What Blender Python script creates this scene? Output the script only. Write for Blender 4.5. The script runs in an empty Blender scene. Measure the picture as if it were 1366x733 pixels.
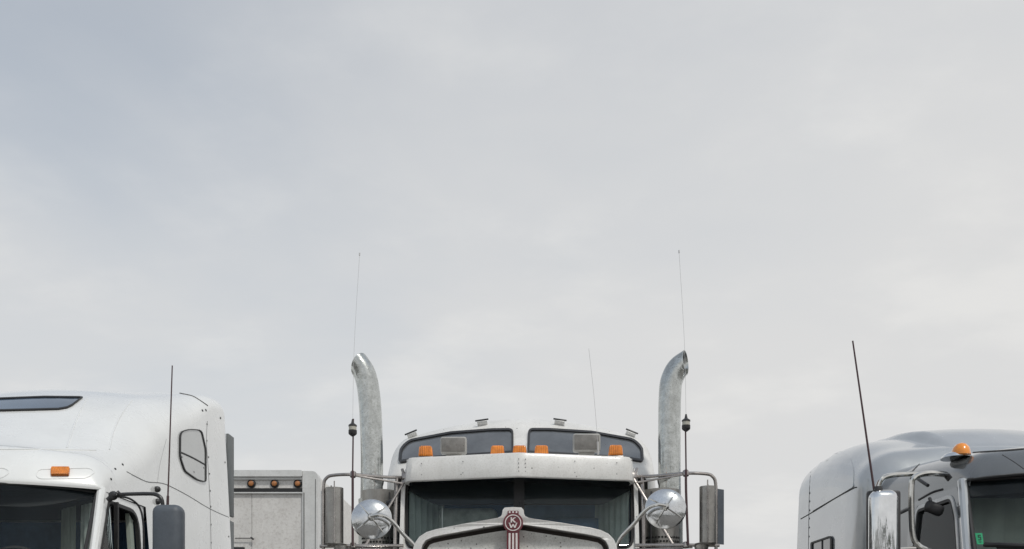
import bpy, bmesh, math, random
from mathutils import Vector, Matrix, noise as mnoise
from mathutils.bvhtree import BVHTree
random.seed(4)
S = bpy.context.scene
COL = S.collection
R = math.radians

# ------------------------------------------------------------------ camera, sky, sun, exposure
F, CX, HY, EYE = 1300.0, 683.0, 870.0, 1.3          # focal length in photo pixels, principal column, horizon row, eye height
cam_d = bpy.data.cameras.new('camera')
cam = bpy.data.objects.new('camera', cam_d)
COL.objects.link(cam)
cam.location = (0, 0, EYE)
cam.rotation_euler = (R(90), 0, 0)
cam_d.sensor_width = 36
cam_d.lens = 36 * F / 1366
cam_d.shift_y = (HY - 366.5) / 1366
cam_d.clip_start, cam_d.clip_end = 0.05, 9000
S.camera = cam

SUN_EL, SUN_AZ = 54, 146        # azimuth clockwise from +Y (the view direction): behind the camera, a little to the right
w = bpy.data.worlds.new('World')
S.world = w
w.use_nodes = True
nt = w.node_tree
nt.nodes.clear()
def wn(t, **k):
    n = nt.nodes.new(t)
    for a, b in k.items(): setattr(n, a, b)
    return n
out = wn('ShaderNodeOutputWorld')
sky = wn('ShaderNodeTexSky', sky_type='NISHITA', sun_disc=False)
sky.sun_elevation, sky.sun_rotation = R(SUN_EL), R(SUN_AZ)
sky.air_density, sky.dust_density, sky.ozone_density = 1.0, 1.5, 1.0
bg_sky = wn('ShaderNodeBackground'); bg_sky.inputs[1].default_value = 0.11
bg_cl = wn('ShaderNodeBackground'); bg_cl.inputs[0].default_value = (0.625, 0.626, 0.628, 1); bg_cl.inputs[1].default_value = 1.0
tint = wn('ShaderNodeMix', data_type='RGBA', blend_type='MULTIPLY'); tint.inputs[0].default_value = 1.0; tint.inputs[7].default_value = (0.93, 1.05, 1.0, 1)
nt.links.new(sky.outputs[0], tint.inputs[6]); nt.links.new(tint.outputs[2], bg_sky.inputs[0])
tc = wn('ShaderNodeTexCoord')
sep = wn('ShaderNodeSeparateXYZ'); nt.links.new(tc.outputs['Generated'], sep.inputs[0])
def wmath(op, a, b=None, c=None, clamp=False):
    n = wn('ShaderNodeMath', operation=op, use_clamp=clamp)
    for i, v in enumerate((a, b, c)):
        if v is None: continue
        if isinstance(v, (int, float)): n.inputs[i].default_value = v
        else: nt.links.new(v, n.inputs[i])
    return n.outputs[0]
# flat cloud layer seen in perspective: direction divided by its height
zz = wmath('ADD', wmath('MAXIMUM', sep.outputs[2], 0.0), 0.22)
comb = wn('ShaderNodeCombineXYZ')
nt.links.new(wmath('DIVIDE', sep.outputs[0], zz), comb.inputs[0])
nt.links.new(wmath('DIVIDE', sep.outputs[1], zz), comb.inputs[1])
mp = wn('ShaderNodeMapping'); nt.links.new(comb.outputs[0], mp.inputs[0])
mp.inputs['Location'].default_value = (3.1, 1.7, 0)
mp.inputs['Scale'].default_value = (0.8, 1.0, 1)
n1 = wn('ShaderNodeTexNoise'); n1.inputs['Scale'].default_value = 0.9; n1.inputs['Detail'].default_value = 6; n1.inputs['Roughness'].default_value = 0.52; n1.inputs['Distortion'].default_value = 0.5
nt.links.new(mp.outputs[0], n1.inputs['Vector'])
n2 = wn('ShaderNodeTexNoise'); n2.inputs['Scale'].default_value = 3.1; n2.inputs['Detail'].default_value = 8; n2.inputs['Roughness'].default_value = 0.55
nt.links.new(mp.outputs[0], n2.inputs['Vector'])
# veil of high cloud: thick towards the horizon and towards the right, thinner overhead
veil = wmath('MULTIPLY_ADD', sep.outputs[2], -1.45, 1.36)
veil = wmath('MULTIPLY_ADD', sep.outputs[0], 0.42, veil)
veil = wmath('MULTIPLY_ADD', wmath('SUBTRACT', n1.outputs[0], 0.5), 0.85, veil)
veil = wmath('MULTIPLY_ADD', wmath('SUBTRACT', n2.outputs[0], 0.5), 0.24, veil)
mr = wn('ShaderNodeMapRange', interpolation_type='SMOOTHSTEP'); nt.links.new(veil, mr.inputs[0])
mr.inputs[1].default_value, mr.inputs[2].default_value = 0.1, 1.05
mr.inputs[3].default_value, mr.inputs[4].default_value = 0.45, 1.0
puff = wn('ShaderNodeMapRange', interpolation_type='SMOOTHSTEP'); nt.links.new(n2.outputs[0], puff.inputs[0])
puff.inputs[1].default_value, puff.inputs[2].default_value = 0.48, 0.72
cmix = wn('ShaderNodeMix', data_type='RGBA'); nt.links.new(puff.outputs[0], cmix.inputs[0])
cmix.inputs[6].default_value = (0.642, 0.644, 0.644, 1); cmix.inputs[7].default_value = (0.695, 0.693, 0.684, 1)
nt.links.new(cmix.outputs[2], bg_cl.inputs[0])
mix = wn('ShaderNodeMixShader')
nt.links.new(mr.outputs[0], mix.inputs[0]); nt.links.new(bg_sky.outputs[0], mix.inputs[1]); nt.links.new(bg_cl.outputs[0], mix.inputs[2])
nt.links.new(mix.outputs[0], out.inputs[0])

sun_d = bpy.data.lights.new('sun', 'SUN')
sun_d.energy, sun_d.angle, sun_d.color = 1.5, R(6), (1, 0.965, 0.91)
sun = bpy.data.objects.new('sun', sun_d); COL.objects.link(sun)
az, el = R(SUN_AZ), R(SUN_EL)
to_sun = Vector((math.sin(az) * math.cos(el), math.cos(az) * math.cos(el), math.sin(el)))
sun.rotation_euler = to_sun.to_track_quat('Z', 'Y').to_euler()
sun.location = (4, -10, 30)

S.view_settings.view_transform = 'Standard'
S.view_settings.look = 'None'
S.view_settings.exposure = 0.14
S.view_settings.gamma = 1.0
S.render.film_transparent = False

# ------------------------------------------------------------------ materials
MATS = {}
def mat(name, base, rough=0.4, metal=0.0, coat=0.0, mottle=0.0, msc=3.0, dirt=0.0, dirtcol=(0.16, 0.13, 0.10), speck=0.0, spsc=30.0,
        bump=0.0, bsc=12.0, rvar=0.0, streak=0.0, spec=0.5, grain=0.0, gsc=120.0, ribs=0.0):
    m = bpy.data.materials.new(name); m.use_nodes = True
    t = m.node_tree; b = t.nodes['Principled BSDF']; L = t.links
    b.inputs['Roughness'].default_value = rough; b.inputs['Metallic'].default_value = metal
    b.inputs['Coat Weight'].default_value = coat; b.inputs['Coat Roughness'].default_value = 0.05; b.inputs['Coat IOR'].default_value = 1.6
    b.inputs['Specular IOR Level'].default_value = spec
    tcn = t.nodes.new('ShaderNodeTexCoord')
    def noise(sc, det=4, rgh=0.55, vec=None):
        n = t.nodes.new('ShaderNodeTexNoise'); n.inputs['Scale'].default_value = sc; n.inputs['Detail'].default_value = det; n.inputs['Roughness'].default_value = rgh
        L.new(vec or tcn.outputs['Object'], n.inputs['Vector']); return n.outputs[0]
    def ramp(v, a, c, lo=0.0, hi=1.0):
        n = t.nodes.new('ShaderNodeMapRange'); n.inputs[1].default_value = a; n.inputs[2].default_value = c
        n.inputs[3].default_value = lo; n.inputs[4].default_value = hi; L.new(v, n.inputs[0]); return n.outputs[0]
    def mul(a, c):
        n = t.nodes.new('ShaderNodeMath'); n.operation = 'MULTIPLY'
        for i, v in enumerate((a, c)):
            if isinstance(v, float): n.inputs[i].default_value = v
            else: L.new(v, n.inputs[i])
        return n.outputs[0]
    def mixc(fac, a, c):
        n = t.nodes.new('ShaderNodeMix'); n.data_type = 'RGBA'
        for i, v in ((0, fac), (6, a), (7, c)):
            if isinstance(v, tuple): n.inputs[i].default_value = (*v, 1)
            elif isinstance(v, float): n.inputs[i].default_value = v
            else: L.new(v, n.inputs[i])
        return n.outputs[2]
    colr = tuple(base)
    if mottle: colr = mixc(ramp(noise(msc, 5, 0.6), 0.35, 0.68), tuple(x * (1 - mottle) for x in base), tuple(min(1, x * (1 + mottle * 0.4)) for x in base))
    if dirt: colr = mixc(mul(ramp(noise(2.3, 8, 0.72), 0.45, 0.8), dirt), colr, tuple(dirtcol))
    if streak:
        mpn = t.nodes.new('ShaderNodeMapping'); mpn.inputs['Scale'].default_value = (26, 26, 1.3); L.new(tcn.outputs['Object'], mpn.inputs[0])
        colr = mixc(mul(ramp(noise(1.0, 5, 0.6, mpn.outputs[0]), 0.52, 0.8), streak), colr, tuple(dirtcol))
    if grain: colr = mixc(mul(ramp(noise(gsc, 3, 0.7), 0.48, 0.66), grain), colr, tuple(dirtcol))
    if speck:
        v = t.nodes.new('ShaderNodeTexVoronoi'); v.inputs['Scale'].default_value = spsc; L.new(tcn.outputs['Object'], v.inputs['Vector'])
        sx = t.nodes.new('ShaderNodeSeparateColor'); L.new(v.outputs['Color'], sx.inputs[0])
        dot = ramp(v.outputs['Distance'], 0.10, 0.22, 1.0, 0.0)
        colr = mixc(mul(mul(dot, ramp(sx.outputs[0], 1 - speck, 1 - speck + 0.03)), 0.85), colr, (0.05, 0.04, 0.035))
    if isinstance(colr, tuple): b.inputs['Base Color'].default_value = (*colr, 1)
    else: L.new(colr, b.inputs['Base Color'])
    if rvar: L.new(ramp(noise(msc * 2.2, 6, 0.65), 0.3, 0.75, max(0.02, rough - rvar), rough + rvar), b.inputs['Roughness'])
    if bump:
        bn = t.nodes.new('ShaderNodeBump'); bn.inputs['Strength'].default_value = bump; bn.inputs['Distance'].default_value = 0.02
        L.new(noise(bsc, 4, 0.5), bn.inputs['Height']); L.new(bn.outputs[0], b.inputs['Normal'])
    if ribs:
        wv = t.nodes.new('ShaderNodeTexWave'); wv.inputs['Scale'].default_value = ribs; L.new(tcn.outputs['Object'], wv.inputs['Vector'])
        bn = t.nodes.new('ShaderNodeBump'); bn.inputs['Strength'].default_value = 0.7; bn.inputs['Distance'].default_value = 0.01
        L.new(wv.outputs['Fac'], bn.inputs['Height']); L.new(bn.outputs[0], b.inputs['Normal'])
    MATS[name] = m
    return m
def glass(name, tint, ior=1.5, rough=0.01, haze=0.0, hazecol=(0.4, 0.42, 0.4)):
    m = bpy.data.materials.new(name); m.use_nodes = True
    t = m.node_tree; t.nodes.clear(); L = t.links
    o = t.nodes.new('ShaderNodeOutputMaterial'); tr = t.nodes.new('ShaderNodeBsdfTransparent'); gl = t.nodes.new('ShaderNodeBsdfGlossy')
    tr.inputs[0].default_value = (*tint, 1); gl.inputs['Roughness'].default_value = rough
    fr = t.nodes.new('ShaderNodeFresnel'); fr.inputs[0].default_value = ior
    mx = t.nodes.new('ShaderNodeMixShader'); L.new(fr.outputs[0], mx.inputs[0]); L.new(tr.outputs[0], mx.inputs[1]); L.new(gl.outputs[0], mx.inputs[2])
    last = mx.outputs[0]
    if haze:       # film of dust on the pane
        df = t.nodes.new('ShaderNodeBsdfDiffuse'); df.inputs[0].default_value = (*hazecol, 1)
        tcn = t.nodes.new('ShaderNodeTexCoord'); nz = t.nodes.new('ShaderNodeTexNoise'); nz.inputs['Scale'].default_value = 5; nz.inputs['Detail'].default_value = 7
        L.new(tcn.outputs['Object'], nz.inputs['Vector'])
        r_ = t.nodes.new('ShaderNodeMapRange'); r_.inputs[1].default_value = 0.3; r_.inputs[2].default_value = 0.75; r_.inputs[3].default_value = haze * 0.4; r_.inputs[4].default_value = haze
        L.new(nz.outputs[0], r_.inputs[0])
        m2 = t.nodes.new('ShaderNodeMixShader'); L.new(r_.outputs[0], m2.inputs[0]); L.new(last, m2.inputs[1]); L.new(df.outputs[0], m2.inputs[2]); last = m2.outputs[0]
    L.new(last, o.inputs[0]); MATS[name] = m
    return m

M_WHITE = mat('white_gloss_paint', (0.82, 0.83, 0.82), 0.30, coat=1.0, mottle=0.06, msc=1.6, dirt=0.14, dirtcol=(0.5, 0.5, 0.47), bump=0.09, bsc=1.8, rvar=0.08, streak=0.05)
M_DUSTY = mat('dusty_white_paint', (0.76, 0.755, 0.735), 0.40, coat=0.25, mottle=0.08, msc=4, dirt=0.28, dirtcol=(0.40, 0.375, 0.34), speck=0.10, spsc=30, bump=0.06, bsc=5, rvar=0.1, grain=0.28, gsc=85, streak=0.16)
M_BUG = mat('bug_spattered_white_vinyl', (0.72, 0.72, 0.69), 0.5, mottle=0.14, msc=7, dirt=0.45, dirtcol=(0.33, 0.33, 0.29), speck=0.36, spsc=38, bump=0.10, bsc=14, grain=0.45, gsc=95)
M_GREY = mat('silver_grey_metallic_paint', (0.47, 0.49, 0.505), 0.22, metal=0.45, coat=1.0, mottle=0.10, msc=2.2, dirt=0.15, dirtcol=(0.30, 0.30, 0.28), bump=0.05, bsc=3, rvar=0.08)
M_DKGREY = mat('dark_grey_metallic_paint', (0.135, 0.143, 0.148), 0.20, metal=0.45, coat=1.0, mottle=0.10, msc=2.5, dirt=0.22, dirtcol=(0.25, 0.25, 0.24), bump=0.04, bsc=3, rvar=0.08)
M_CHROME = mat('chrome', (0.80, 0.81, 0.82), 0.07, metal=1, mottle=0.10, msc=9, dirt=0.10, bump=0.05, bsc=8, rvar=0.04)
M_BOWL = mat('scuffed_chrome_bowl', (0.74, 0.75, 0.76), 0.15, metal=1, mottle=0.12, msc=16, dirt=0.2, bump=0.10, bsc=14, rvar=0.06, grain=0.15)
M_STACK = mat('weathered_chrome_pipe', (0.60, 0.615, 0.60), 0.20, metal=0.95, mottle=0.2, msc=16, dirt=0.3, dirtcol=(0.30, 0.31, 0.28), speck=0.2, spsc=60, bump=0.07, bsc=36, rvar=0.08, grain=0.45, gsc=60, streak=0.4)
M_STEEL = mat('brushed_stainless_steel', (0.40, 0.39, 0.37), 0.36, metal=0.9, mottle=0.16, msc=8, dirt=0.3, bump=0.08, bsc=40, rvar=0.1, streak=0.4, grain=0.25)
M_TUBE = mat('tarnished_steel_tube', (0.46, 0.43, 0.41), 0.28, metal=0.9, mottle=0.3, msc=11, dirt=0.5, dirtcol=(0.14, 0.10, 0.085), rvar=0.1)
M_TUBECH = mat('polished_steel_tube', (0.70, 0.69, 0.66), 0.16, metal=1, mottle=0.15, msc=11, dirt=0.2, rvar=0.06)
M_BLACK = mat('black_rubber', (0.018, 0.018, 0.019), 0.55, mottle=0.2)
M_BLKPL = mat('black_plastic', (0.03, 0.03, 0.032), 0.4, mottle=0.2, rvar=0.1)
M_SLATE = mat('slate_grey_plastic', (0.085, 0.10, 0.12), 0.5, mottle=0.14, msc=12, dirt=0.2, dirtcol=(0.2, 0.2, 0.2), speck=0.05, spsc=40, bump=0.08, bsc=60)
M_EXT = mat('grey_rubber_fairing', (0.13, 0.145, 0.15), 0.55, mottle=0.15, dirt=0.25, dirtcol=(0.25, 0.24, 0.23), streak=0.3)
M_AMBER = mat('amber_lens', (0.93, 0.27, 0.02), 0.25, coat=0.6, mottle=0.30, msc=20, ribs=22, spec=0.4)
M_AMBER2 = mat('amber_dome_lens', (0.92, 0.30, 0.022), 0.22, coat=0.8, mottle=0.3, msc=14, spec=0.4)
M_AMBDK = mat('faded_amber_lens', (0.48, 0.19, 0.06), 0.35, coat=0.3, mottle=0.3, msc=30)
M_ANT = mat('antenna_whip', (0.075, 0.042, 0.046), 0.45, metal=0.2)
M_ANTL = mat('steel_whip', (0.55, 0.54, 0.53), 0.35, metal=0.8)
M_RED = mat('dark_red_enamel', (0.135, 0.012, 0.024), 0.3, coat=0.6, mottle=0.12, msc=60)
M_PALE = mat('pale_enamel', (0.78, 0.72, 0.70), 0.3, coat=0.4, mottle=0.1, msc=60)
M_SEAM = mat('dark_panel_seam', (0.05, 0.05, 0.052), 0.6)
M_RIVET = mat('dulled_rivet', (0.22, 0.22, 0.22), 0.45, metal=0.5)
M_TRAIL = mat('weathered_white_panel', (0.74, 0.725, 0.70), 0.55, mottle=0.10, msc=2, dirt=0.22, dirtcol=(0.46, 0.43, 0.40), grain=0.5, gsc=26, bump=0.15, bsc=30, streak=0.22)
M_RAIL = mat('aluminium_rail', (0.74, 0.745, 0.735), 0.42, metal=0.2, mottle=0.10, msc=3, dirt=0.25, dirtcol=(0.4, 0.38, 0.35), grain=0.2, gsc=30)
M_DARK = mat('dark_cab_trim', (0.035, 0.037, 0.04), 0.75, mottle=0.25, msc=6)
M_BACK = mat('brown_grey_mesh', (0.11, 0.095, 0.085), 0.8, mottle=0.2)
M_HEAD = mat('black_headliner_cloth', (0.012, 0.0125, 0.013), 0.9, mottle=0.2)
M_BLUE = mat('navy_cloth', (0.11, 0.20, 0.35), 0.85, mottle=0.35, msc=6, bump=0.3, bsc=9)
M_SAGE = mat('grey_green_cloth', (0.35, 0.40, 0.35), 0.85, mottle=0.22, msc=4, streak=0.35, dirtcol=(0.12, 0.14, 0.13))
M_DRAPE = mat('pale_curtain_cloth', (0.44, 0.49, 0.45), 0.8, mottle=0.3, msc=6, streak=0.4, dirtcol=(0.2, 0.24, 0.24))
M_SEAT = mat('pale_seat_fabric', (0.66, 0.68, 0.63), 0.8, mottle=0.35, msc=10)
M_GREEN = mat('green_paper_sticker', (0.03, 0.55, 0.24), 0.6, mottle=0.06)
M_INK = mat('dark_ink', (0.02, 0.07, 0.05), 0.6)
M_TYRE = mat('tyre_rubber', (0.025, 0.025, 0.025), 0.75, mottle=0.3, dirt=0.3)
M_PERF = mat('muffler_hole', (0.012, 0.012, 0.012), 0.8)
M_LAMPF = mat('dusty_lamp_face', (0.21, 0.205, 0.195), 0.4, mottle=0.25, msc=20, speck=0.1, spsc=50, grain=0.35)
M_LAMPB = mat('dull_lamp_housing', (0.44, 0.44, 0.42), 0.45, mottle=0.2, msc=12, dirt=0.3, grain=0.3)
M_CREAM = mat('cream_band_plastic', (0.45, 0.44, 0.38), 0.5)
M_LEAF = mat('tree_foliage', (0.05, 0.085, 0.03), 0.7, mottle=0.5, msc=0.6)
M_TRUNK = mat('bark', (0.10, 0.075, 0.05), 0.9, mottle=0.3)
M_GROUND = mat('worn_asphalt', (0.17, 0.165, 0.155), 0.9, mottle=0.25, msc=0.6, dirt=0.35, dirtcol=(0.30, 0.28, 0.25), grain=0.4, gsc=40, bump=0.3, bsc=30)
G_WIND = glass('windscreen_glass', (0.95, 0.985, 0.98), ior=1.28, haze=0.025, hazecol=(0.30, 0.40, 0.46))
G_SIDE = glass('side_window_glass', (0.82, 0.88, 0.88), ior=1.3, haze=0.02)
M_TINT = mat('tinted_sleeper_glass', (0.10, 0.108, 0.118), 0.06, mottle=0.3, msc=3, spec=0.9, coat=0.6, rvar=0.03, dirt=0.3, dirtcol=(0.20, 0.21, 0.22), speck=0.06, spsc=40)
M_SKYL = mat('tinted_skylight_glass', (0.09, 0.13, 0.185), 0.05, spec=0.9, coat=1.0, mottle=0.3, msc=1.6)
M_PALEGL = mat('sky_sheen_window_glass', (0.42, 0.43, 0.42), 0.05, spec=0.9, coat=1.0, mottle=0.12, msc=2)  # pale grey base stands in for sky reflected at a grazing angle

# ------------------------------------------------------------------ helpers
ORG = Vector((0, 0, 0))        # base of the thing being built; meshes are written in world metres and stored relative to it
def set_org(v):
    global ORG
    ORG = Vector(v)
def thing(name, label, cat, loc, group=None):
    o = bpy.data.objects.new(name, None); COL.objects.link(o)
    o.empty_display_size = 0.3; o.location = loc
    o['label'] = label; o['category'] = cat
    if group: o['group'] = group
    set_org(loc)
    return o
STUFF = ('rivet', 'perforation', 'visor_rivet', 'hinge_bolt', 'trim_bolt', 'roof_bolt', 'window_latch', 'post_seam')       # fasteners of a pixel or two, joined
def obj(name, V, Fc, m, parent=None, smooth=True, angle=35, label=None):
    me = bpy.data.meshes.new(name)
    me.from_pydata([tuple(Vector(v) - ORG) for v in V], [], Fc)
    return link(name, me, m, parent, smooth, angle, label)
def link(name, me, m, parent, smooth=True, angle=35, label=None):
    bm = bmesh.new(); bm.from_mesh(me)
    bmesh.ops.remove_doubles(bm, verts=bm.verts, dist=1e-5)
    bmesh.ops.recalc_face_normals(bm, faces=bm.faces)
    bm.to_mesh(me); bm.free()
    me.materials.append(m)
    if smooth:
        for p in me.polygons: p.use_smooth = True
        me.set_sharp_from_angle(angle=R(angle))
    o = bpy.data.objects.new(name, me); COL.objects.link(o)
    if parent is not None: o.parent = parent
    else: o.location = ORG
    if label: o['label'] = label
    if name in STUFF: o['kind'] = 'stuff'
    return o
class MB:
    """collects shapes for one mesh"""
    def __init__(s): s.V, s.F = [], []
    def add(s, V, Fc):
        b = len(s.V); s.V += [Vector(v) for v in V]; s.F += [[i + b for i in f] for f in Fc]; return s
    def box(s, c, d, bev=0.0, rot=None, seg=2):
        bm = bmesh.new(); bmesh.ops.create_cube(bm, size=1)
        for v in bm.verts: v.co = Vector((v.co.x * d[0], v.co.y * d[1], v.co.z * d[2]))
        if bev: bmesh.ops.bevel(bm, geom=bm.edges[:], offset=bev, segments=seg, profile=0.5, affect='EDGES')
        m = rot.to_4x4() if rot else Matrix()
        V = [(m @ v.co) + Vector(c) for v in bm.verts]
        bm.verts.index_update(); Fc = [[v.index for v in f.verts] for f in bm.faces]; bm.free()
        return s.add(V, Fc)
    def tube(s, P, r, n=10, smooth=6, cap=True):
        P = [Vector(p) for p in P]
        if smooth and len(P) > 2: P = catmull(P, smooth)
        rs = r if isinstance(r, list) else None
        N = len(P); V = []; Fc = []; up = None
        for i, p in enumerate(P):
            t = (P[min(i + 1, N - 1)] - P[max(i - 1, 0)]).normalized()
            if up is None: up = t.orthogonal().normalized()
            up = (up - t * up.dot(t)).normalized(); sd = t.cross(up)
            rr = r if rs is None else rs[0] + (rs[1] - rs[0]) * i / (N - 1)
            V += [p + (up * math.cos(a) + sd * math.sin(a)) * rr for a in [2 * math.pi * k / n for k in range(n)]]
        for i in range(N - 1):
            for k in range(n):
                a, b = i * n + k, i * n + (k + 1) % n
                Fc.append([a, b, b + n, a + n])
        if cap: Fc += [list(range(n))[::-1], list(range((N - 1) * n, N * n))]
        return s.add(V, Fc)
    def lathe(s, prof, c, ax=(0, 0, 1), n=24):
        q = Vector((0, 0, 1)).rotation_difference(Vector(ax).normalized()); V = []; Fc = []
        for (r, h) in prof: V += [Vector(c) + q @ Vector((r * math.cos(2 * math.pi * k / n), r * math.sin(2 * math.pi * k / n), h)) for k in range(n)]
        for i in range(len(prof) - 1):
            for k in range(n):
                a, b = i * n + k, i * n + (k + 1) % n
                Fc.append([a, b, b + n, a + n])
        if prof[0][0] > 1e-6: Fc.append(list(range(n))[::-1])
        if prof[-1][0] > 1e-6: Fc.append(list(range((len(prof) - 1) * n, len(prof) * n)))
        return s.add(V, Fc)
    def prism(s, outline, fn, d0, d1):
        """outline [(u, v)], fn(u, v, d) -> point; a solid between depths d0 and d1"""
        n = len(outline); tri = tri2d(outline)
        V = [fn(u, v, d0) for u, v in outline] + [fn(u, v, d1) for u, v in outline]
        Fc = [list(t) for t in tri] + [[i + n for i in t][::-1] for t in tri] + [[i, (i + 1) % n, (i + 1) % n + n, i + n] for i in range(n)]
        return s.add(V, Fc)
    def plate(s, outer, holes, fn, d0, d1):
        V2 = []; loops = []
        for lp in [outer] + holes:
            loops.append(list(range(len(V2), len(V2) + len(lp)))); V2 += lp
        tri = fill_loops(V2, loops); n = len(V2)
        V = [fn(u, v, d0) for u, v in V2] + [fn(u, v, d1) for u, v in V2]
        Fc = tri + [[i + n for i in t][::-1] for t in tri]
        for lp in loops:
            for i in range(len(lp)): a, b = lp[i], lp[(i + 1) % len(lp)]; Fc.append([a, b, b + n, a + n])
        return s.add(V, Fc)
    def build(s, name, m, parent=None, smooth=True, angle=35, label=None): return obj(name, s.V, s.F, m, parent, smooth, angle, label)
def tri2d(pts):
    from mathutils.geometry import tessellate_polygon
    return [list(t) for t in tessellate_polygon([[Vector((u, v, 0)) for u, v in pts]])]
def fill_loops(V2, loops):
    from mathutils.geometry import tessellate_polygon
    ls = [[Vector((*V2[i], 0)) for i in lp] for lp in loops]
    flat = [i for lp in loops for i in lp]
    return [[flat[k] for k in t] for t in tessellate_polygon(ls)]
def catmull(P, k):
    out_ = []
    n = len(P)
    for i in range(n - 1):
        p0, p1, p2, p3 = P[max(i - 1, 0)], P[i], P[i + 1], P[min(i + 2, n - 1)]
        for j in range(k):
            t = j / k
            out_.append(0.5 * ((2 * p1) + (p2 - p0) * t + (2 * p0 - 5 * p1 + 4 * p2 - p3) * t * t + (3 * p1 - p0 - 3 * p2 + p3) * t ** 3))
    out_.append(P[-1])
    return out_
def rounded(pts, r, k=5):
    """polygon with its corners rounded; r a number or one per corner"""
    out_ = []; n = len(pts)
    for i in range(n):
        p, a, b = Vector(pts[i]), Vector(pts[i - 1]), Vector(pts[(i + 1) % n])
        rr = r[i] if isinstance(r, (list, tuple)) else r
        if rr <= 0: out_.append(tuple(p)); continue
        da, db = (a - p), (b - p); ra = min(rr, da.length * 0.49); rb = min(rr, db.length * 0.49)
        A, B = p + da.normalized() * ra, p + db.normalized() * rb
        for j in range(k + 1):
            t = j / k; out_.append(tuple((1 - t) ** 2 * A + 2 * t * (1 - t) * p + t * t * B))
    return out_
def inset(pts, d):
    n = len(pts); area = sum(pts[i][0] * pts[(i + 1) % n][1] - pts[(i + 1) % n][0] * pts[i][1] for i in range(n)); sg = 1 if area > 0 else -1
    res = []
    for i in range(n):
        a, p, b = Vector(pts[i - 1]), Vector(pts[i]), Vector(pts[(i + 1) % n])
        e1, e2 = (p - a).normalized(), (b - p).normalized()
        n1, n2 = Vector((-e1.y, e1.x)) * sg, Vector((-e2.y, e2.x)) * sg
        nn = (n1 + n2); nn = nn / max(nn.length_squared / 2, 0.4)
        res.append(tuple(p + nn * d))
    return res
def at(px, py, Y): return Vector(((px - CX) * Y / F, Y, EYE + (HY - py) * Y / F))       # pixel of the photo at depth Y -> metres
def grid(fn, nu, nv):
    V = [fn(i / nu, j / nv) for j in range(nv + 1) for i in range(nu + 1)]
    Fc = [[j * (nu + 1) + i, j * (nu + 1) + i + 1, (j + 1) * (nu + 1) + i + 1, (j + 1) * (nu + 1) + i] for j in range(nv) for i in range(nu)]
    return V, Fc

# arch-shaped body shells (cab and sleeper skins), lofted from stations along the truck
KEYS = ('y', 'hw', 'zt', 'rx', 'rz', 'bow', 'crown', 't')
def stations(rows, sub=5):
    P = [Vector(r) for r in rows]; res = []
    n = len(P)
    for i in range(n - 1):
        p0, p1, p2, p3 = P[max(i - 1, 0)], P[i], P[i + 1], P[min(i + 2, n - 1)]
        for j in range(sub):
            t = j / sub; q = []
            for k in range(8):
                a, b, c, d = p0[k], p1[k], p2[k], p3[k]
                v = 0.5 * ((2 * b) + (c - a) * t + (2 * a - 5 * b + 4 * c - d) * t * t + (3 * b - a - 3 * c + d) * t ** 3)
                q.append(min(max(v, min(b, c) - 0.004), max(b, c) + 0.004))
            res.append(q)
    res.append(list(P[-1]))
    return res
def arch(st, zb, xc, ns=5, na=9, ntp=14):
    y, hw, zt, rx, rz, bow, crown, t = st
    zs = max(zt - crown - rz, zb + 0.002); half = []
    for i in range(ns):
        z = zb + (zs - zb) * i / ns; half.append((hw - t * (z - 2.0), z))
    xs = hw - t * (zs - 2.0); cx_ = xs - rx
    for i in range(na):
        a = math.pi / 2 * i / na; half.append((cx_ + rx * math.cos(a), zs + (zt - crown - zs) * math.sin(a)))
    for i in range(ntp // 2):
        x = cx_ * (1 - i / (ntp // 2)); half.append((x, zt - crown * (x / cx_) ** 2))
    full = half + [(0.0, zt)] + [(-x, z) for x, z in half[::-1]]
    return [Vector((xc + x, y + bow * min(1.0, abs(x) / hw) ** 2, z)) for x, z in full]
def shell(rows, zb, xc, y_low=None, z_low=0.9, sub=5, cap=True, capfront=False):
    sts = stations(rows, sub); secs = [arch(s, zb, xc) for s in sts]; n = len(secs[0]); mb = MB()
    V = [p for s in secs for p in s]
    Fc = [[i * n + k, i * n + k + 1, (i + 1) * n + k + 1, (i + 1) * n + k] for i in range(len(secs) - 1) for k in range(n - 1)]
    mb.add(V, Fc)
    if y_low is not None:
        for e, sg in ((0, 1), (n - 1, -1)):
            pr = None; st_low = []
            for s, sec in zip(sts, secs):
                if sec[e].y >= y_low: st_low.append((s, sec[e]))
            V = []; Fc = []
            prev = [(s, sec[e]) for s, sec in zip(sts, secs) if sec[e].y < y_low]
            if prev and st_low and st_low[0][1].y - y_low > 1e-3:
                (sa, pa), (sb, pb) = prev[-1], st_low[0]; f = (y_low - pa.y) / (pb.y - pa.y)
                st_low.insert(0, ([x + (y - x) * f for x, y in zip(sa, sb)], pa.lerp(pb, f)))
            for s, p in st_low:
                for j in range(4):
                    z = p.z + (z_low - p.z) * j / 3; V.append((xc + sg * (s[1] - s[7] * (min(z, zb) - 2.0) if z > 2.0 else s[1]), p.y, z))
            for i in range(len(st_low) - 1):
                for j in range(3): a = i * 4 + j; Fc.append([a, a + 1, a + 5, a + 4])
            mb.add(V, Fc)
    if cap:
        s = secs[-1]; zl = z_low if y_low is not None else zb
        mb.add(s + [Vector((s[-1].x, s[-1].y, zl)), Vector((s[0].x, s[0].y, zl))], [list(range(n + 2))])
    if capfront:
        s = secs[0]; mb.add(s, [list(range(n))])
    return mb
def bvh(mb): return BVHTree.FromPolygons([tuple(v) for v in mb.V], mb.F)
EYEV = Vector((0, 0, EYE))
def hit(tree, px, py):
    d = (at(px, py, 1.0) - EYEV).normalized()
    p, nrm, i, dist = tree.ray_cast(EYEV, d)
    if p is None: return None, None
    if nrm.dot(d) > 0: nrm = -nrm
    return p, nrm
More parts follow.
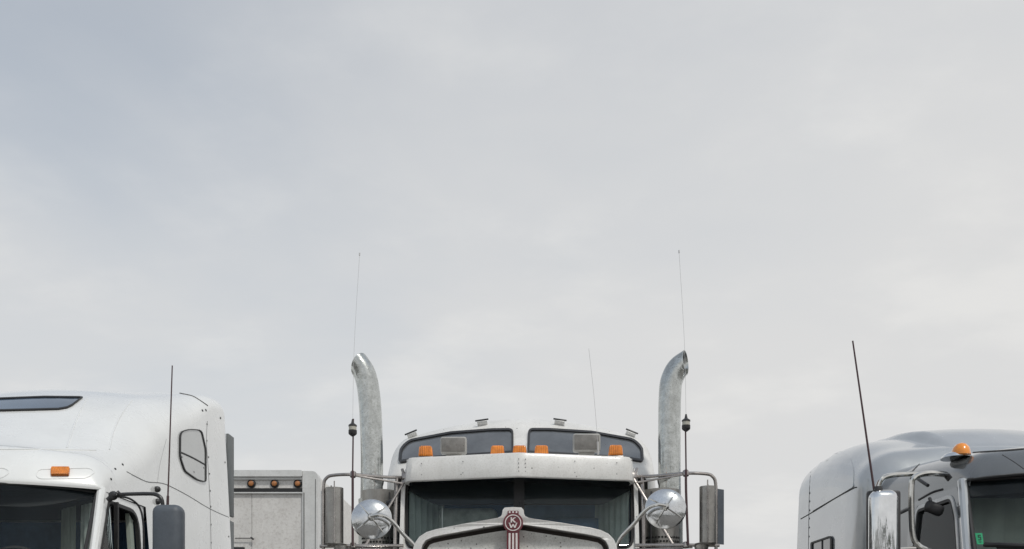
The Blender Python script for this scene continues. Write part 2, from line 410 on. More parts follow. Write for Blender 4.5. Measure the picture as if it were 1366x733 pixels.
def on_body(mb, tree, pts, th, holes=(), lift=0.002, maxlen=9.0, flip=None):
    """a solid panel whose outline (photo pixels) is laid on a body surface, standing th proud of it; flip mirrors it across x = flip"""
    bm = bmesh.new(); V2 = []; loops = []
    for lp in [pts] + list(holes): loops.append(list(range(len(V2), len(V2) + len(lp)))); V2 += lp
    vs = [bm.verts.new((u, v, 0)) for u, v in V2]
    for t in fill_loops(V2, loops):
        try: bm.faces.new([vs[i] for i in t])
        except ValueError: pass
    for _ in range(4):
        es = [e for e in bm.edges if e.calc_length() > maxlen]
        if not es: break
        bmesh.ops.subdivide_edges(bm, edges=es, cuts=1)
    bmesh.ops.triangulate(bm, faces=bm.faces[:])
    bm.verts.index_update(); bm.verts.ensure_lookup_table()
    N = [hit(tree, v.co.x, v.co.y) for v in bm.verts]
    good = [q for q in N if q[0] is not None]
    if not good: bm.free(); return
    avg = sum((q[1] for q in good), Vector()).normalized()
    lo, hi = [], []
    for v, (p, nn) in zip(bm.verts, N):
        if p is None:
            p = min(good, key=lambda q: (q[0] - at(v.co.x, v.co.y, q[0].y)).length)[0]; nn = avg
        a, b = p - nn * 0.006, p + nn * (lift + th)
        if flip is not None: a = Vector((2 * flip - a.x, a.y, a.z)); b = Vector((2 * flip - b.x, b.y, b.z))
        lo.append(a); hi.append(b)
    n = len(lo); Fc = []
    for f in bm.faces:
        ix = [v.index for v in f.verts]; Fc += [ix, [i + n for i in ix][::-1]]
    for e in bm.edges:
        if len(e.link_faces) == 1: a, b = e.verts[0].index, e.verts[1].index; Fc.append([a, b, b + n, a + n])
    bm.free(); mb.add(lo + hi, Fc)
def line_on(mb, tree, pts, r, flip=None, k=6):
    P = []
    for u, v in [tuple(q) for q in catmull([Vector(p) for p in pts], k)]:
        p, nn = hit(tree, u, v)
        if p is not None:
            if flip is not None: p = Vector((2 * flip - p.x, p.y, p.z))
            P.append(p)
    if len(P) > 1: mb.tube(P, r, n=6, smooth=0)
def rivets_on(mb, tree, pts, r, flip=None):
    for u, v in pts:
        p, nn = hit(tree, u, v)
        if p is None: continue
        if flip is not None: p = Vector((2 * flip - p.x, p.y, p.z)); nn = Vector((-nn.x, nn.y, nn.z))
        mb.lathe([(r, -0.004), (r, 0.002), (r * 0.7, 0.006), (0, 0.008)], p, nn, n=8)
def wheel(root, x, y, r=0.52, wd=0.28):
    c = (x - wd / 2, y, r)
    t = MB().lathe([(r * 0.58, 0), (r * 0.9, 0), (r, 0.05), (r, wd - 0.05), (r * 0.9, wd), (r * 0.58, wd), (r * 0.58, 0)], c, (1, 0, 0), 32).build('wheel', M_TYRE, root)
    MB().lathe([(0.0, 0.06), (r * 0.25, 0.05), (r * 0.3, 0.1), (r * 0.55, 0.07), (r * 0.575, 0.01), (r * 0.575, wd - 0.01), (r * 0.4, wd - 0.09), (0, wd - 0.09)], c, (1, 0, 0), 28).build('rim', M_STEEL, t)
def interior(root, xc, hw, y0, y1, z0, z1, wallmat, cabmat=M_DARK):
    mb = MB()
    mb.box((xc, (y0 + y1) / 2, z0 - 0.02), (2 * hw, y1 - y0, 0.04))
    mb.box((xc, (y0 + 0.5 + y1) / 2, z1 + 0.04), (2 * hw - 0.1, y1 - y0 - 0.5, 0.04))
    mb.box((xc, y0 + 0.12, (z0 + 1.86) / 2), (2 * hw, 0.34, 1.86 - z0), 0.06)                     # dash
    mb.build('cab_interior', cabmat, root)
    rw = MB(); n = 40
    V, Fc = grid(lambda u, v: (xc + (2 * u - 1) * hw, y1 - 0.03 + 0.018 * math.sin(u * 62), z0 + v * (z1 - z0)), 120, 2)
    rw.add(V, Fc); rw.build('rear_curtain', wallmat, root)
def steering(root, c, tilt=25, r=0.23):
    q = Matrix.Rotation(R(tilt), 3, 'X'); c = Vector(c)
    P = [c + q @ Vector((r * math.cos(a), 0, r * math.sin(a))) for a in [2 * math.pi * i / 28 for i in range(29)]]
    m = MB().tube(P, 0.015, 8, 0)
    for a in (0.3, math.pi - 0.3, -math.pi / 2): m.tube([c, c + q @ Vector((r * math.cos(a), 0, r * math.sin(a)))], 0.012, 6, 0)
    m.build('steering_wheel', M_BLKPL, root)
def seat(root, x, y, m, z0=1.3, top=2.3):
    s = MB().box((x, y, z0 + 0.25), (0.52, 0.5, 0.16), 0.06).build('seat', m, root)
    MB().box((x, y + 0.25, (z0 + 0.3 + top) / 2), (0.50, 0.14, top - z0 - 0.3), 0.06, seg=3).build('backrest', m, s)
def drape(root, xa, xb, ya, yb, z0, z1, m, folds=7, amp=0.018):
    """a hanging pleated curtain between two plan points"""
    d = Vector((xb - xa, yb - ya)); nn = Vector((-d.y, d.x)).normalized()
    def fn(u, v):
        k = amp * math.sin(u * folds * 2 * math.pi + 0.7 * math.sin(v * 3)) * (0.5 + 0.5 * (1 - v))
        return (xa + d.x * u + nn.x * k, ya + d.y * u + nn.y * k, z0 + (z1 - z0) * v)
    V, Fc = grid(fn, folds * 10, 6)
    MB().add(V, Fc).build('curtain', m, root)

# ------------------------------------------------------------------ the setting
set_org((0, 0, 0))
V, Fc = grid(lambda u, v: ((u - 0.5) * 6000, (v - 0.5) * 6000, 0.0), 12, 12)
g = MB().add(V, Fc).build('ground', M_GROUND, None, smooth=False); g['kind'] = 'structure'

# far treeline on the other side of the lot, behind the camera: what the chrome mirrors reflect
tl = MB()
for k in range(46):
    cx_, cy_ = -75 + k * 3.3 + random.uniform(-1, 1), -34 + random.uniform(-6, 4); h = random.uniform(4.5, 9.5)
    for _ in range(90):
        u = random.random(); a = random.uniform(0, 2 * math.pi); rr = (1.2 + 1.6 * math.sin(math.pi * (0.15 + 0.8 * u))) * math.sqrt(random.random())
        p = Vector((cx_ + rr * math.cos(a), cy_ + rr * math.sin(a), 0.5 + u * h)); q = Vector((random.gauss(0, 1), random.gauss(0, 1), random.gauss(0, 1))).normalized()
        s_ = q.orthogonal().normalized(); t_ = q.cross(s_); z_ = random.uniform(0.35, 0.75)
        tl.add([p - s_ * z_, p - t_ * z_ * 0.6, p + s_ * z_, p + t_ * z_ * 0.6], [[0, 1, 2, 3]])
t_o = tl.build('treeline', M_LEAF, None, smooth=False); t_o['kind'] = 'stuff'; t_o['label'] = 'dark row of trees across the lot facing the trucks'

# ================================================================== white box trailer in the gap
def build_trailer():
    Y0 = 15.0; root = thing('box_trailer', 'weathered white box trailer with three round orange lamps, seen between the two white trucks', 'trailer', (-4.24, Y0, 0))
    k = Y0 / F
    def p(px, py, d=0.0): return at(px, py, Y0) + Vector((0, d, 0))
    fn = lambda u, v, d: p(u, v, d)
    xl = 683 + (-5.5) / k; xr = 424.5; top = 628; bot = 870 - (-0.2) / k
    mx = (xl + xr) / 2
    # body behind its frame
    MB().box(((p(xl, 0).x + p(xr, 0).x) / 2, Y0 + 3.7, (p(0, top).z + 1.1) / 2 - 0.02), (p(xr, 0).x - p(xl, 0).x - 0.03, 7.0, p(0, top).z - 1.1 - 0.05), 0.05).build('box_body', M_TRAIL, root)
    for s in (1, -1):
        fx = (lambda u: u) if s > 0 else (lambda u: 2 * mx - u)
        g2 = lambda u, v, d: p(fx(u), v, d)
        MB().prism(rounded([(xr, top + 1), (xr - 1.2, 1000), (404, 1000), (404, top + 1)], [9, 0, 0, 0]), g2, -0.03, 0.22).build('corner_post', M_RAIL, root)
        s1 = MB(); s1.prism([(405.5, 658), (406.6, 658), (406.6, 1000), (405.5, 1000)], g2, -0.034, 0.0)
        s1.prism([(421.0, 640), (421.7, 640), (420.6, 1000), (420, 1000)], g2, -0.034, 0.0)
        s1.build('post_seam', M_SEAM, root)
    MB().prism(rounded([(404 - 0.3, top), (404 - 0.3, 636.5), (2 * mx - 403.7, 636.5), (2 * mx - 403.7, top)], 2), fn, -0.045, 0.2).build('top_rail', M_RAIL, root)
    MB().prism([(403, 637), (403, 651.5), (2 * mx - 403, 651.5), (2 * mx - 403, 637)], fn, 0.03, 0.2).build('header_panel', M_TRAIL, root)
    MB().prism([(403.4, 636.7), (403.4, 640), (2 * mx - 403.4, 640), (2 * mx - 403.4, 636.7)], fn, 0.0, 0.1).build('drip_moulding', M_RAIL, root)
    MB().prism([(404, 651.5), (411, 657), (2 * mx - 411, 657), (2 * mx - 404, 651.5)], fn, 0.0, 0.1).build('door_gap_strip', M_BLACK, root)
    MB().prism([(411, 657), (411, 658.6), (2 * mx - 411, 658.6), (2 * mx - 411, 657)], fn, -0.02, 0.1).build('door_lip', M_RAIL, root)
    # roll door panels, side by side
    xs = [403.5, 335.5, 268, 2 * mx - 403.5]
    for a, b in zip(xs[:-1], xs[1:]):
        MB().prism([(a - 0.3, 658.6), (b + 0.3, 658.6), (b + 0.3, 1000), (a - 0.3, 1000)], fn, 0.02, 0.1).build('door_panel', M_TRAIL, root)
    for x in (335, 366, 397):
        c = p(x, 645.3)
        l = MB().lathe([(0.066, 0), (0.066, 0.025), (0.044, 0.04), (0.042, 0.03)], c + Vector((0, 0.03, 0)), (0, -1, 0), 20).build('marker_lamp', M_BLKPL, root)
        MB().lathe([(0.044, 0.03), (0.036, 0.05), (0.016, 0.058), (0, 0.06)], c + Vector((0, 0.03, 0)), (0, -1, 0), 18).build('lens', M_AMBDK, l)
    h = MB().tube([p(314, 718.5, -0.02), p(337, 718.5, -0.02)], 0.007, 6).tube([p(335, 717.5, -0.03), p(339, 720, -0.03)], 0.016, 6)
    h.box(p(318, 731.5), (0.19, 0.05, 0.035), 0.008); h.build('door_hasp', M_SEAM, root)
    un = MB().box((-4.24, Y0 + 3.7, 0.95), (1.0, 6.8, 0.2)).box((-4.24, Y0 + 0.3, 0.55), (2.3, 0.1, 0.1)).box((-5.0, Y0 + 0.3, 0.8), (0.08, 0.08, 0.5)).box((-3.5, Y0 + 0.3, 0.8), (0.08, 0.08, 0.5))
    un.build('underframe', M_DARK, root)
    for y in (Y0 + 1.3, Y0 + 2.6):
        for x in (-5.2, -3.28): wheel(root, x, y, 0.5, 0.3)
    for x in (-4.7, -3.8): MB().box((x, Y0 + 6.0, 0.45), (0.1, 0.1, 0.9)).box((x, Y0 + 6.0, 0.03), (0.25, 0.25, 0.05)).build('landing_leg', M_DARK, root)
build_trailer()

# ================================================================== white aero truck
def build_left():
    XC = -4.2
    root = thing('semi_truck', 'white tractor with tall rounded sleeper roof, one small amber lamp and slate grey mirror', 'truck', (XC, 7.0, 0), 'parked semi trucks')
    rows = [  # y, hw, zt, rx, rz, bow, crown, t
        (6.93, 1.20, 2.515, 0.03, 0.012, 0.33, 0.01, 0.09),
        (6.935, 1.202, 2.56, 0.06, 0.05, 0.33, 0.012, 0.09),
        (7.02, 1.205, 2.70, 0.14, 0.14, 0.33, 0.02, 0.09),
        (7.15, 1.208, 2.82, 0.24, 0.20, 0.34, 0.03, 0.09),
        (7.30, 1.21, 2.885, 0.30, 0.25, 0.34, 0.04, 0.09),
        (7.85, 1.212, 3.21, 0.38, 0.33, 0.32, 0.05, 0.085),
        (8.25, 1.215, 3.46, 0.40, 0.36, 0.26, 0.06, 0.075),
        (8.75, 1.22, 3.655, 0.40, 0.34, 0.18, 0.05, 0.06),
        (9.3, 1.23, 3.79, 0.34, 0.27, 0.08, 0.03, 0.05),
        (9.85, 1.245, 3.925, 0.24, 0.18, 0.0, 0.01, 0.05),
        (10.2, 1.25, 3.985, 0.20, 0.17, 0.0, 0.005, 0.05),
        (10.32, 1.245, 3.975, 0.20, 0.17, 0.0, 0.005, 0.05),
        (10.37, 1.23, 3.945, 0.19, 0.17, 0.0, 0.005, 0.05)]
    sh = shell(rows, 2.5, XC, y_low=8.065)
    sh.build('cab_body', M_WHITE, root, angle=40)
    T = bvh(sh)
    # doors, one each side
    for s in (1, -1):
        fn = lambda u, v, d: Vector((XC + s * (1.155 + 0.09 * (2.5 - max(v, 1.9)) + d), u, v))
        outl = rounded([(7.30, 2.497), (7.02, 2.02), (6.90, 1.8), (6.90, 0.95), (8.05, 0.95), (8.05, 2.497)], [0, 0, 0, 0.05, 0.05, 0])
        hole = rounded([(7.34, 2.44), (7.11, 2.03), (7.02, 1.72), (7.91, 1.72), (7.91, 2.44)], [0.02, 0.0, 0.03, 0.05, 0.16])
        dr = MB().plate(outl, [hole], fn, -0.03, 0.0).build('door', M_WHITE, root, angle=30)
        vent = [(7.34, 2.43), (7.11, 2.03), (7.03, 1.73), (7.41, 1.73), (7.41, 2.43)]
        MB().prism(vent, fn, -0.022, -0.016).build('vent_glass', G_SIDE, dr)
        MB().prism([(7.80, 1.73), (7.87, 1.73), (7.87, 2.36), (7.80, 2.41)], fn, -0.06, -0.03).build('window_channel', M_SAGE, dr)
        sl = MB()
        sl.plate(inset(hole, -0.006), [inset(hole, 0.022)], fn, -0.026, 0.006).build('window_seal', M_BLACK, dr)
        MB().box(fn(7.42, 2.08, -0.005), (0.03, 0.025, 0.72)).build('vent_divider', M_BLACK, dr)
        MB().box(fn(7.97, 1.66, 0.012), (0.02, 0.12, 0.03), 0.006).build('handle', M_BLKPL, dr)
        MB().tube([Vector((XC + s * 1.14, 7.27, 2.515)), Vector((XC + s * 1.195, 7.0, 2.02)), Vector((XC + s * 1.205, 6.86, 1.8)), Vector((XC + s * 1.205, 6.84, 0.9))], 0.034, 10, 4).build('windscreen_pillar', M_WHITE, root)
        # sleeper window
        flip = None if s > 0 else XC
        fr = MB(); po = rounded([(238.8, 576), (252, 572.5), (268, 573.5), (274, 600), (274, 644), (262, 641), (245, 629), (238.5, 610)], [8, 3, 6, 6, 4, 4, 4, 6], 4)
        pi_ = inset(po, 1.15)
        on_body(fr, T, po, 0.012, [pi_], flip=flip)
        f = fr.build('sleeper_window', M_BLACK, root)
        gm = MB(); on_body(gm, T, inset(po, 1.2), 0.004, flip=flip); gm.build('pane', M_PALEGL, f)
        lm = MB(); line_on(lm, T, [(239.5, 603.5), (256, 611), (273, 620.5)], 0.012, flip); lm.build('window_bar', M_BLACK, f)
        rv = MB(); rivets_on(rv, T, [(242, 610), (271, 624.5), (258, 630)], 0.016, flip); rv.build('window_latch', M_BLACK, f)
        # panel seams and rivets
        sm = MB(); line_on(sm, T, [(169, 629.5), (184, 637.5), (197, 643), (214, 644.5), (226, 648.5), (250, 661), (280, 679), (308, 691.5)], 0.0038, flip); sm.build('body_crease', M_RIVET, root)
        sm = MB(); line_on(sm, T, [(276.5, 562), (275.5, 590), (278, 630), (280.5, 680), (281.5, 733)], 0.0035, flip); sm.build('rear_seam', M_RIVET, root)
        rv = MB(); rivets_on(rv, T, [(276, 566), (275.8, 588), (278, 610), (279.3, 632), (280.2, 655), (281, 676), (281.3, 700), (281.5, 724), (300, 617), (305, 716)], 0.011, flip); rv.build('rivet', M_RIVET, root)
        rv = MB(); rivets_on(rv, T, [(148, 639.5), (153.7, 626), (163.5, 620)], 0.010, flip); rv.build('roof_bolt', M_BLACK, root)
        # rear roof trim
        tm = MB(); line_on(tm, T, [(240, 525), (256, 528.5), (266, 534), (277, 541.5)], 0.007, flip); tm.build('roof_trim', M_SEAM, root)
        rv = MB(); rivets_on(rv, T, [(274.5, 547.5), (270, 548), (294, 558)], 0.013, flip); rv.build('trim_bolt', M_BLACK, root)
        # black clearance lamps below the crease
        for (u, v) in ((206, 653), (206, 669.5)):
            q = Vector((XC + s * 1.168, 8.32, EYE + (HY - v) * 8.32 / F))
            MB().lathe([(0.024, -0.02), (0.027, 0.008), (0.022, 0.022), (0.012, 0.030), (0, 0.032)], q, (s, 0, 0), 14).build('clearance_lamp', M_BLKPL, root)
        # side extender behind the sleeper, in two lengths
        for (z0, z1) in ((2.76, 3.63), (0.95, 2.71)):
            MB().box((XC + s * 1.165, 10.49, (z0 + z1) / 2), (0.03, 0.20, z1 - z0), 0.006).build('side_extender', M_EXT, root)
        # mirror on its arm
        mm = MB().box((XC + s * 1.746, 6.97, 2.07), (0.212, 0.15, 0.56), 0.055, seg=4).build('side_mirror', M_SLATE, root)
        MB().box((XC + s * 1.746, 7.05, 2.07), (0.17, 0.012, 0.50), 0.004).build('mirror_glass', M_CHROME, mm)
        mx = lambda px, py, Y: Vector((XC + s * (at(px, py, Y).x - XC), Y, at(px, py, Y).z))
        MB().tube([mx(152, 660.5, 7.22), mx(170, 659.5, 7.15), mx(198, 659, 7.02), mx(209, 660.5, 6.98), mx(215.5, 666, 6.97), mx(217.5, 678, 6.97)], 0.014, 10, 6).build('mirror_arm', M_BLKPL, mm)
        MB().tube([mx(158, 662, 7.22), mx(174, 666, 7.3), mx(186, 677, 7.36), mx(191, 698, 7.38), mx(192, 735, 7.38)], 0.008, 8, 6).build('mirror_brace', M_BLKPL, mm)
        bb = MB().lathe([(0, -0.035), (0.026, -0.025), (0.036, 0), (0.026, 0.025), (0, 0.035)], mx(151, 661.5, 7.24), (0, 1, 0), 14).lathe([(0, -0.028), (0.028, 0), (0, 0.028)], mx(158, 659.5, 7.2), (1, 0, 0), 12)
        bb.tube([mx(148.5, 664, 7.24), mx(144, 668, 7.24)], 0.022, 8); bb.build('mirror_mount', M_BLKPL, mm)
        MB().tube([mx(223.5, 676, 6.97), mx(225.5, 620, 6.97), mx(229.8, 488, 6.97)], [0.0065, 0.0045], 8, 5).tube([mx(223.5, 676, 6.97), mx(224, 662, 6.97)], 0.010, 8).build('antenna', M_ANT, root)
        if s > 0:
            wv = MB(); line_on(wv, T, [(210, 644), (213, 622), (217, 604), (222, 586)], 0.0015); wv.build('antenna_cable', M_RIVET, root)
            for pts in ([(116, 531), (106, 551), (97, 573), (89.5, 598)], [(0, 600), (60, 600), (128, 601)], [(176, 534), (160, 556), (150, 580), (146, 600)]):
                cr = MB(); line_on(cr, T, pts, 0.007); cr.build('roof_crease', M_WHITE, root)
    # roof window in the front slope
    ol = [(110.5, 531.3), (106, 530.6), (60, 530.2), (0, 532.4), (-60, 536), (-160, 545), (-160, 562), (-60, 553), (0, 549.6), (40, 548.6), (78, 547.6), (90, 545.5), (97, 542)]
    m1 = MB(); on_body(m1, T, ol, 0.012, [inset(ol, 1.4)]); f = m1.build('skylight', M_BLACK, root)
    m2 = MB(); on_body(m2, T, inset(ol, 1.0), 0.003); m2.build('pane', M_SKYL, f)
    # lamps in their shallow sockets along the brow
    for px in (80, -33, -146):
        po = rounded([(px - 29, 625.5), (px + 40, 623.5), (px + 48, 630), (px + 36, 638.5), (px - 28, 639.5), (px - 33, 634)], 6)
        m3 = MB(); on_body(m3, T, po, 0.0015, [inset(po, 1.4)]); m3.build('lamp_socket', M_WHITE, root)
        pl = rounded([(px - 11.5, 625.6), (px + 12.5, 625.6), (px + 11.6, 634.8), (px - 11.8, 634.8)], 1.6)
        m4 = MB(); on_body(m4, T, inset(pl, -0.8), 0.008); l = m4.build('marker_light', mat_amb_base, root)
        m5 = MB(); on_body(m5, T, pl, 0.024); m5.build('lens', M_AMBER, l)
    # windscreen
    def ws(u, v, d=0.0):
        x = (2 * u - 1); hwx = 1.105 + 0.07 * (1 - v)
        return Vector((XC + x * hwx, 6.93 - 0.42 * (1 - v) + 0.33 * x * x + d, 1.86 + (2.512 - 1.86) * v - 0.022 * x ** 6 * v))
    V, Fc = grid(lambda u, v: ws(u, v), 24, 8)
    wm = MB().add(V, Fc).build('windscreen', G_WIND, root)
    sl = MB(); sl.tube([ws(0, i / 8) for i in range(9)] + [ws(i / 24, 1) for i in range(1, 25)] + [ws(1, 1 - i / 8) for i in range(1, 9)], 0.013, 8, 0); sl.build('windscreen_seal', M_BLACK, wm)
    interior(root, XC, 1.06, 6.9, 8.6, 1.25, 2.44, M_BLUE)
    va = MB()
    def vf(u, v, d): x = u; return Vector((XC + x, 6.98 - 0.42 * (2.512 - v) / 0.652 + 0.33 * (x / 1.12) ** 2 + d + 0.03, v))
    lo = [(x / 20 * 1.09, 2.345 + 0.13 * max(0, (abs(x / 20) - 0.62) / 0.38) ** 1.6) for x in range(-20, 21)]
    va.prism(lo + [(1.09, 2.512), (0.6, 2.53), (0, 2.53), (-0.6, 2.53), (-1.09, 2.512)], vf, -0.012, 0.02); va.build('sun_valance', M_HEAD, root)
    for s in (1, -1):
        drape(root, XC + s * 1.10, XC + s * 0.92, 7.27, 7.42, 1.4, 2.42, M_DRAPE, 3)
        drape(root, XC + s * 0.87, XC + s * 0.66, 7.45, 7.66, 1.4, 2.42, M_SAGE, 4)
        seat(root, XC + s * 0.55, 8.0, M_DARK, top=2.15)
    MB().box((XC + 0.33, 6.95, 1.96), (0.16, 0.02, 0.13), 0.004, Matrix.Rotation(R(14), 3, 'Y')).build('dash_paper', M_PALE, root)
    steering(root, (XC + 0.55, 7.25, 1.86))
    # hood, bumper, running gear (below the frame of the photograph)
    hood = [(4.95, 0.62, 1.30, 0.25, 0.25, 0.25, 0.05, 0.0), (5.2, 0.80, 1.44, 0.3, 0.25, 0.25, 0.06, 0.0), (6.0, 0.98, 1.66, 0.3, 0.25, 0.2, 0.06, 0.0), (6.62, 1.06, 1.84, 0.25, 0.22, 0.3, 0.06, 0.0)]
    shell(hood, 0.75, XC, cap=False, capfront=True).build('hood', M_WHITE, root)
    MB().box((XC, 5.0, 0.55), (2.3, 0.3, 0.36), 0.08).build('bumper', M_WHITE, root)
    MB().box((XC, 5.0, 0.95), (0.9, 0.12, 0.5), 0.03).build('grille', M_BLKPL, root)
    for s in (1, -1): MB().box((XC + s * 0.8, 5.12, 0.92), (0.34, 0.16, 0.2), 0.05).build('headlight', M_PALE, root)
    MB().box((XC, 9.2, 0.85), (0.9, 7.6, 0.25)).build('chassis', M_DARK, root)
    for x in (XC - 1.02, XC + 1.02): wheel(root, x, 5.75)
    for y in (11.4, 12.7):
        for x in (XC - 0.95, XC + 0.95): wheel(root, x, y, 0.52, 0.5)
mat_amb_base = mat('amber_lamp_base', (0.40, 0.12, 0.02), 0.4)
build_left()

# ================================================================== grey aero truck
def build_right():
    XC = 4.22
    root = thing('semi_truck', 'grey tractor with chrome mirror and green sticker inside its windscreen', 'truck', (XC, 7.0, 0), 'parked semi trucks')
    cab = [(6.55, 1.04, 2.515, 0.03, 0.012, 0.30, 0.012, 0.05),
           (6.50, 1.045, 2.535, 0.05, 0.03, 0.32, 0.015, 0.05),
           (6.56, 1.05, 2.63, 0.10, 0.10, 0.34, 0.02, 0.05),
           (6.70, 1.055, 2.735, 0.20, 0.15, 0.34, 0.02, 0.05),
           (6.95, 1.06, 2.79, 0.26, 0.18, 0.26, 0.03, 0.05),
           (7.4, 1.07, 2.84, 0.28, 0.20, 0.16, 0.03, 0.05),
           (7.95, 1.08, 2.89, 0.30, 0.22, 0.04, 0.03, 0.05),
           (8.6, 1.10, 2.93, 0.30, 0.22, 0.0, 0.03, 0.05),
           (8.95, 1.11, 2.93, 0.30, 0.22, 0.0, 0.03, 0.05)]
    cs = shell(cab, 2.46, XC, y_low=7.78, cap=False); cs.build('cab_body', M_DKGREY, root, angle=40); TC = bvh(cs)
    slp = [(8.20, 1.00, 2.80, 0.20, 0.15, 0.12, 0.03, 0.04),
           (8.28, 1.12, 2.93, 0.26, 0.20, 0.12, 0.03, 0.04),
           (8.36, 1.19, 3.03, 0.32, 0.26, 0.12, 0.03, 0.04),
           (8.44, 1.222, 3.09, 0.38, 0.32, 0.12, 0.035, 0.04),
           (8.62, 1.23, 3.16, 0.42, 0.37, 0.12, 0.04, 0.04),
           (8.85, 1.23, 3.25, 0.45, 0.41, 0.10, 0.04, 0.04),
           (9.10, 1.23, 3.32, 0.46, 0.42, 0.08, 0.04, 0.04),
           (9.5, 1.23, 3.375, 0.46, 0.42, 0.04, 0.04, 0.04),
           (10.0, 1.23, 3.40, 0.46, 0.42, 0.0, 0.04, 0.04),
           (10.28, 1.23, 3.39, 0.46, 0.42, 0.0, 0.04, 0.04)]
    ss = shell(slp, 2.6, XC, y_low=8.36, capfront=True); ss.build('sleeper', M_GREY, root, angle=40); TS = bvh(ss)
    # raised fairing down the middle of the sleeper roof
    def sc(u, v):
        y = 8.36 + 1.75 * u; wid = 0.50 + 0.26 * min(1.0, max(0.0, (y - 8.45) / 0.9)); x = (2 * v - 1) * (wid + 0.03)
        p, nn, ii, dd = TS.ray_cast(Vector((XC + x, y, 6)), Vector((0, 0, -1)))
        z = p.z if p is not None else 2.8
        e = min(1.0, max(0.0, (wid + 0.012 - abs(x)) / 0.13)); e = e * e * (3 - 2 * e)
        h = (0.035 + 0.06 * max(0.0, 1 - abs(y - 8.8) / 0.5) ** 0.8) * min(1.0, u * 6)
        return Vector((XC + x, y, z - 0.012 + h * e))
    V, Fc = grid(sc, 26, 44); MB().add(V, Fc).build('roof_fairing', M_GREY, root)
    for s in (1, -1):
        mx = lambda px, py, Y: Vector((XC - s * (XC - at(px, py, Y).x), Y, at(px, py, Y).z))
        flip = None if s > 0 else XC
        # side panel seams
        sm = MB(); line_on(sm, TS, [(1068.5, 692.5), (1090, 680), (1115, 664.5), (1138, 652), (1143, 650.5)], 0.006, flip); sm.build('body_crease', M_SEAM, root)
        sm = MB(); line_on(sm, TS, [(1083, 615), (1080, 650), (1079, 690), (1078.5, 733)], 0.003, flip); sm.build('rear_seam', M_SEAM, root)
        rv = MB(); rivets_on(rv, TS, [(1080, 658), (1080, 669), (1080, 681), (1079.6, 692), (1079.4, 704), (1079.2, 716)], 0.011, flip); rv.build('rivet', M_RIVET, root)
        pn = MB(); po = rounded([(1083, 640), (1096, 614), (1116, 601), (1132, 606), (1139, 622), (1139, 650), (1083, 683)], [10, 14, 14, 12, 12, 2, 2], 5)
        on_body(pn, TS, po, 0.006, flip=flip); pn.build('side_panel', M_GREY, root)
        # sleeper vent window
        po = rounded([(1083, 724), (1109, 715), (1111.5, 719), (1111, 800), (1083, 800)], [2, 2, 2, 0, 0])
        wf = MB(); on_body(wf, TS, po, 0.014, [inset(po, 2.2)], flip=flip); f = wf.build('sleeper_window', M_BLACK, root)
        gm = MB(); on_body(gm, TS, inset(po, 1.8), 0.004, flip=flip); gm.build('pane', M_TINT, f)
        bm_ = MB(); line_on(bm_, TS, [(1098, 720), (1098, 760)], 0.016, flip); bm_.build('window_bar', M_BLACK, f)
        # door
        fn = lambda u, v, d: Vector((XC - s * (1.058 + 0.12 * (2.48 - max(v, 1.85)) + d), u, v))
        outl = [(6.93, 2.475), (6.80, 2.30), (6.62, 1.95), (6.55, 1.75), (6.55, 0.95), (7.76, 0.95), (7.76, 2.475)]
        hole = rounded([(6.99, 2.41), (6.88, 2.25), (6.76, 1.95), (6.72, 1.72), (7.58, 1.72), (7.58, 2.41)], [0.06, 0, 0, 0.04, 0.05, 0.06])
        dr = MB().plate(outl, [hole], fn, -0.03, 0.0).build('door', M_DKGREY, root, angle=30)
        MB().prism(hole, fn, -0.022, -0.016).build('window_glass', G_SIDE, dr)
        MB().plate(inset(hole, -0.022), [inset(hole, 0.004)], fn, -0.002, 0.008).build('window_trim', M_RAIL, dr)
        MB().plate(inset(hole, 0.004), [inset(hole, 0.025)], fn, -0.02, 0.005).build('window_seal', M_BLACK, dr)
        MB().box(fn(7.62, 1.8, 0.012), (0.02, 0.12, 0.03), 0.006).build('handle', M_BLKPL, dr)
        MB().box(fn(7.772, 1.72, 0.001), (0.008, 0.016, 1.52)).build('door_gap_seal', M_BLACK, dr)
        # windscreen pillar
        MB().tube([Vector((XC - s * 1.05, 6.86, 2.505)), Vector((XC - s * 1.135, 6.60, 2.0)), Vector((XC - s * 1.15, 6.50, 1.8)), Vector((XC - s * 1.15, 6.46, 0.9))], 0.032, 10, 4).build('windscreen_pillar', M_GREY, root)
        # mirror: chrome shell on a tube loop, with arms back to the door
        mm_c = (XC - s * 1.745, 6.5, 2.14)
        mm = MB().box((mm_c[0], 6.5, 2.10), (0.19, 0.13, 0.56), 0.06, seg=5).build('side_mirror', M_CHROME, root)
        MB().box((mm_c[0] + s * 0.022, 6.555, 2.10), (0.225, 0.06, 0.57), 0.02).build('mirror_rim', M_BLKPL, mm)
        tb = MB().tube([mx(1171, 660, 6.5), mx(1172, 648, 6.5), mx(1177, 638.5, 6.5), mx(1188, 634.5, 6.55), mx(1204, 633, 6.65), mx(1222, 632.5, 6.72)], 0.017, 10, 6)
        tb.tube([mx(1262, 633.5, 6.9), mx(1248, 632, 6.8), mx(1232, 632.5, 6.7), mx(1220, 637, 6.65), mx(1216, 648, 6.65), mx(1216, 690, 6.65), mx(1218, 716, 6.65), mx(1224, 727, 6.65), mx(1236, 734, 6.65), mx(1252, 738, 6.7)], 0.020, 10, 6)
        tb.tube([mx(1170, 735, 6.55), mx(1200, 732.5, 6.6), mx(1220, 732, 6.65)], 0.017, 10, 4); tb.build('mirror_bracket', M_TUBECH, mm)
        MB().lathe([(0.028, -0.03), (0.034, 0), (0.028, 0.03)], mx(1171, 655.5, 6.5), (0, 0, 1), 12).build('mirror_clamp', M_BLKPL, mm)
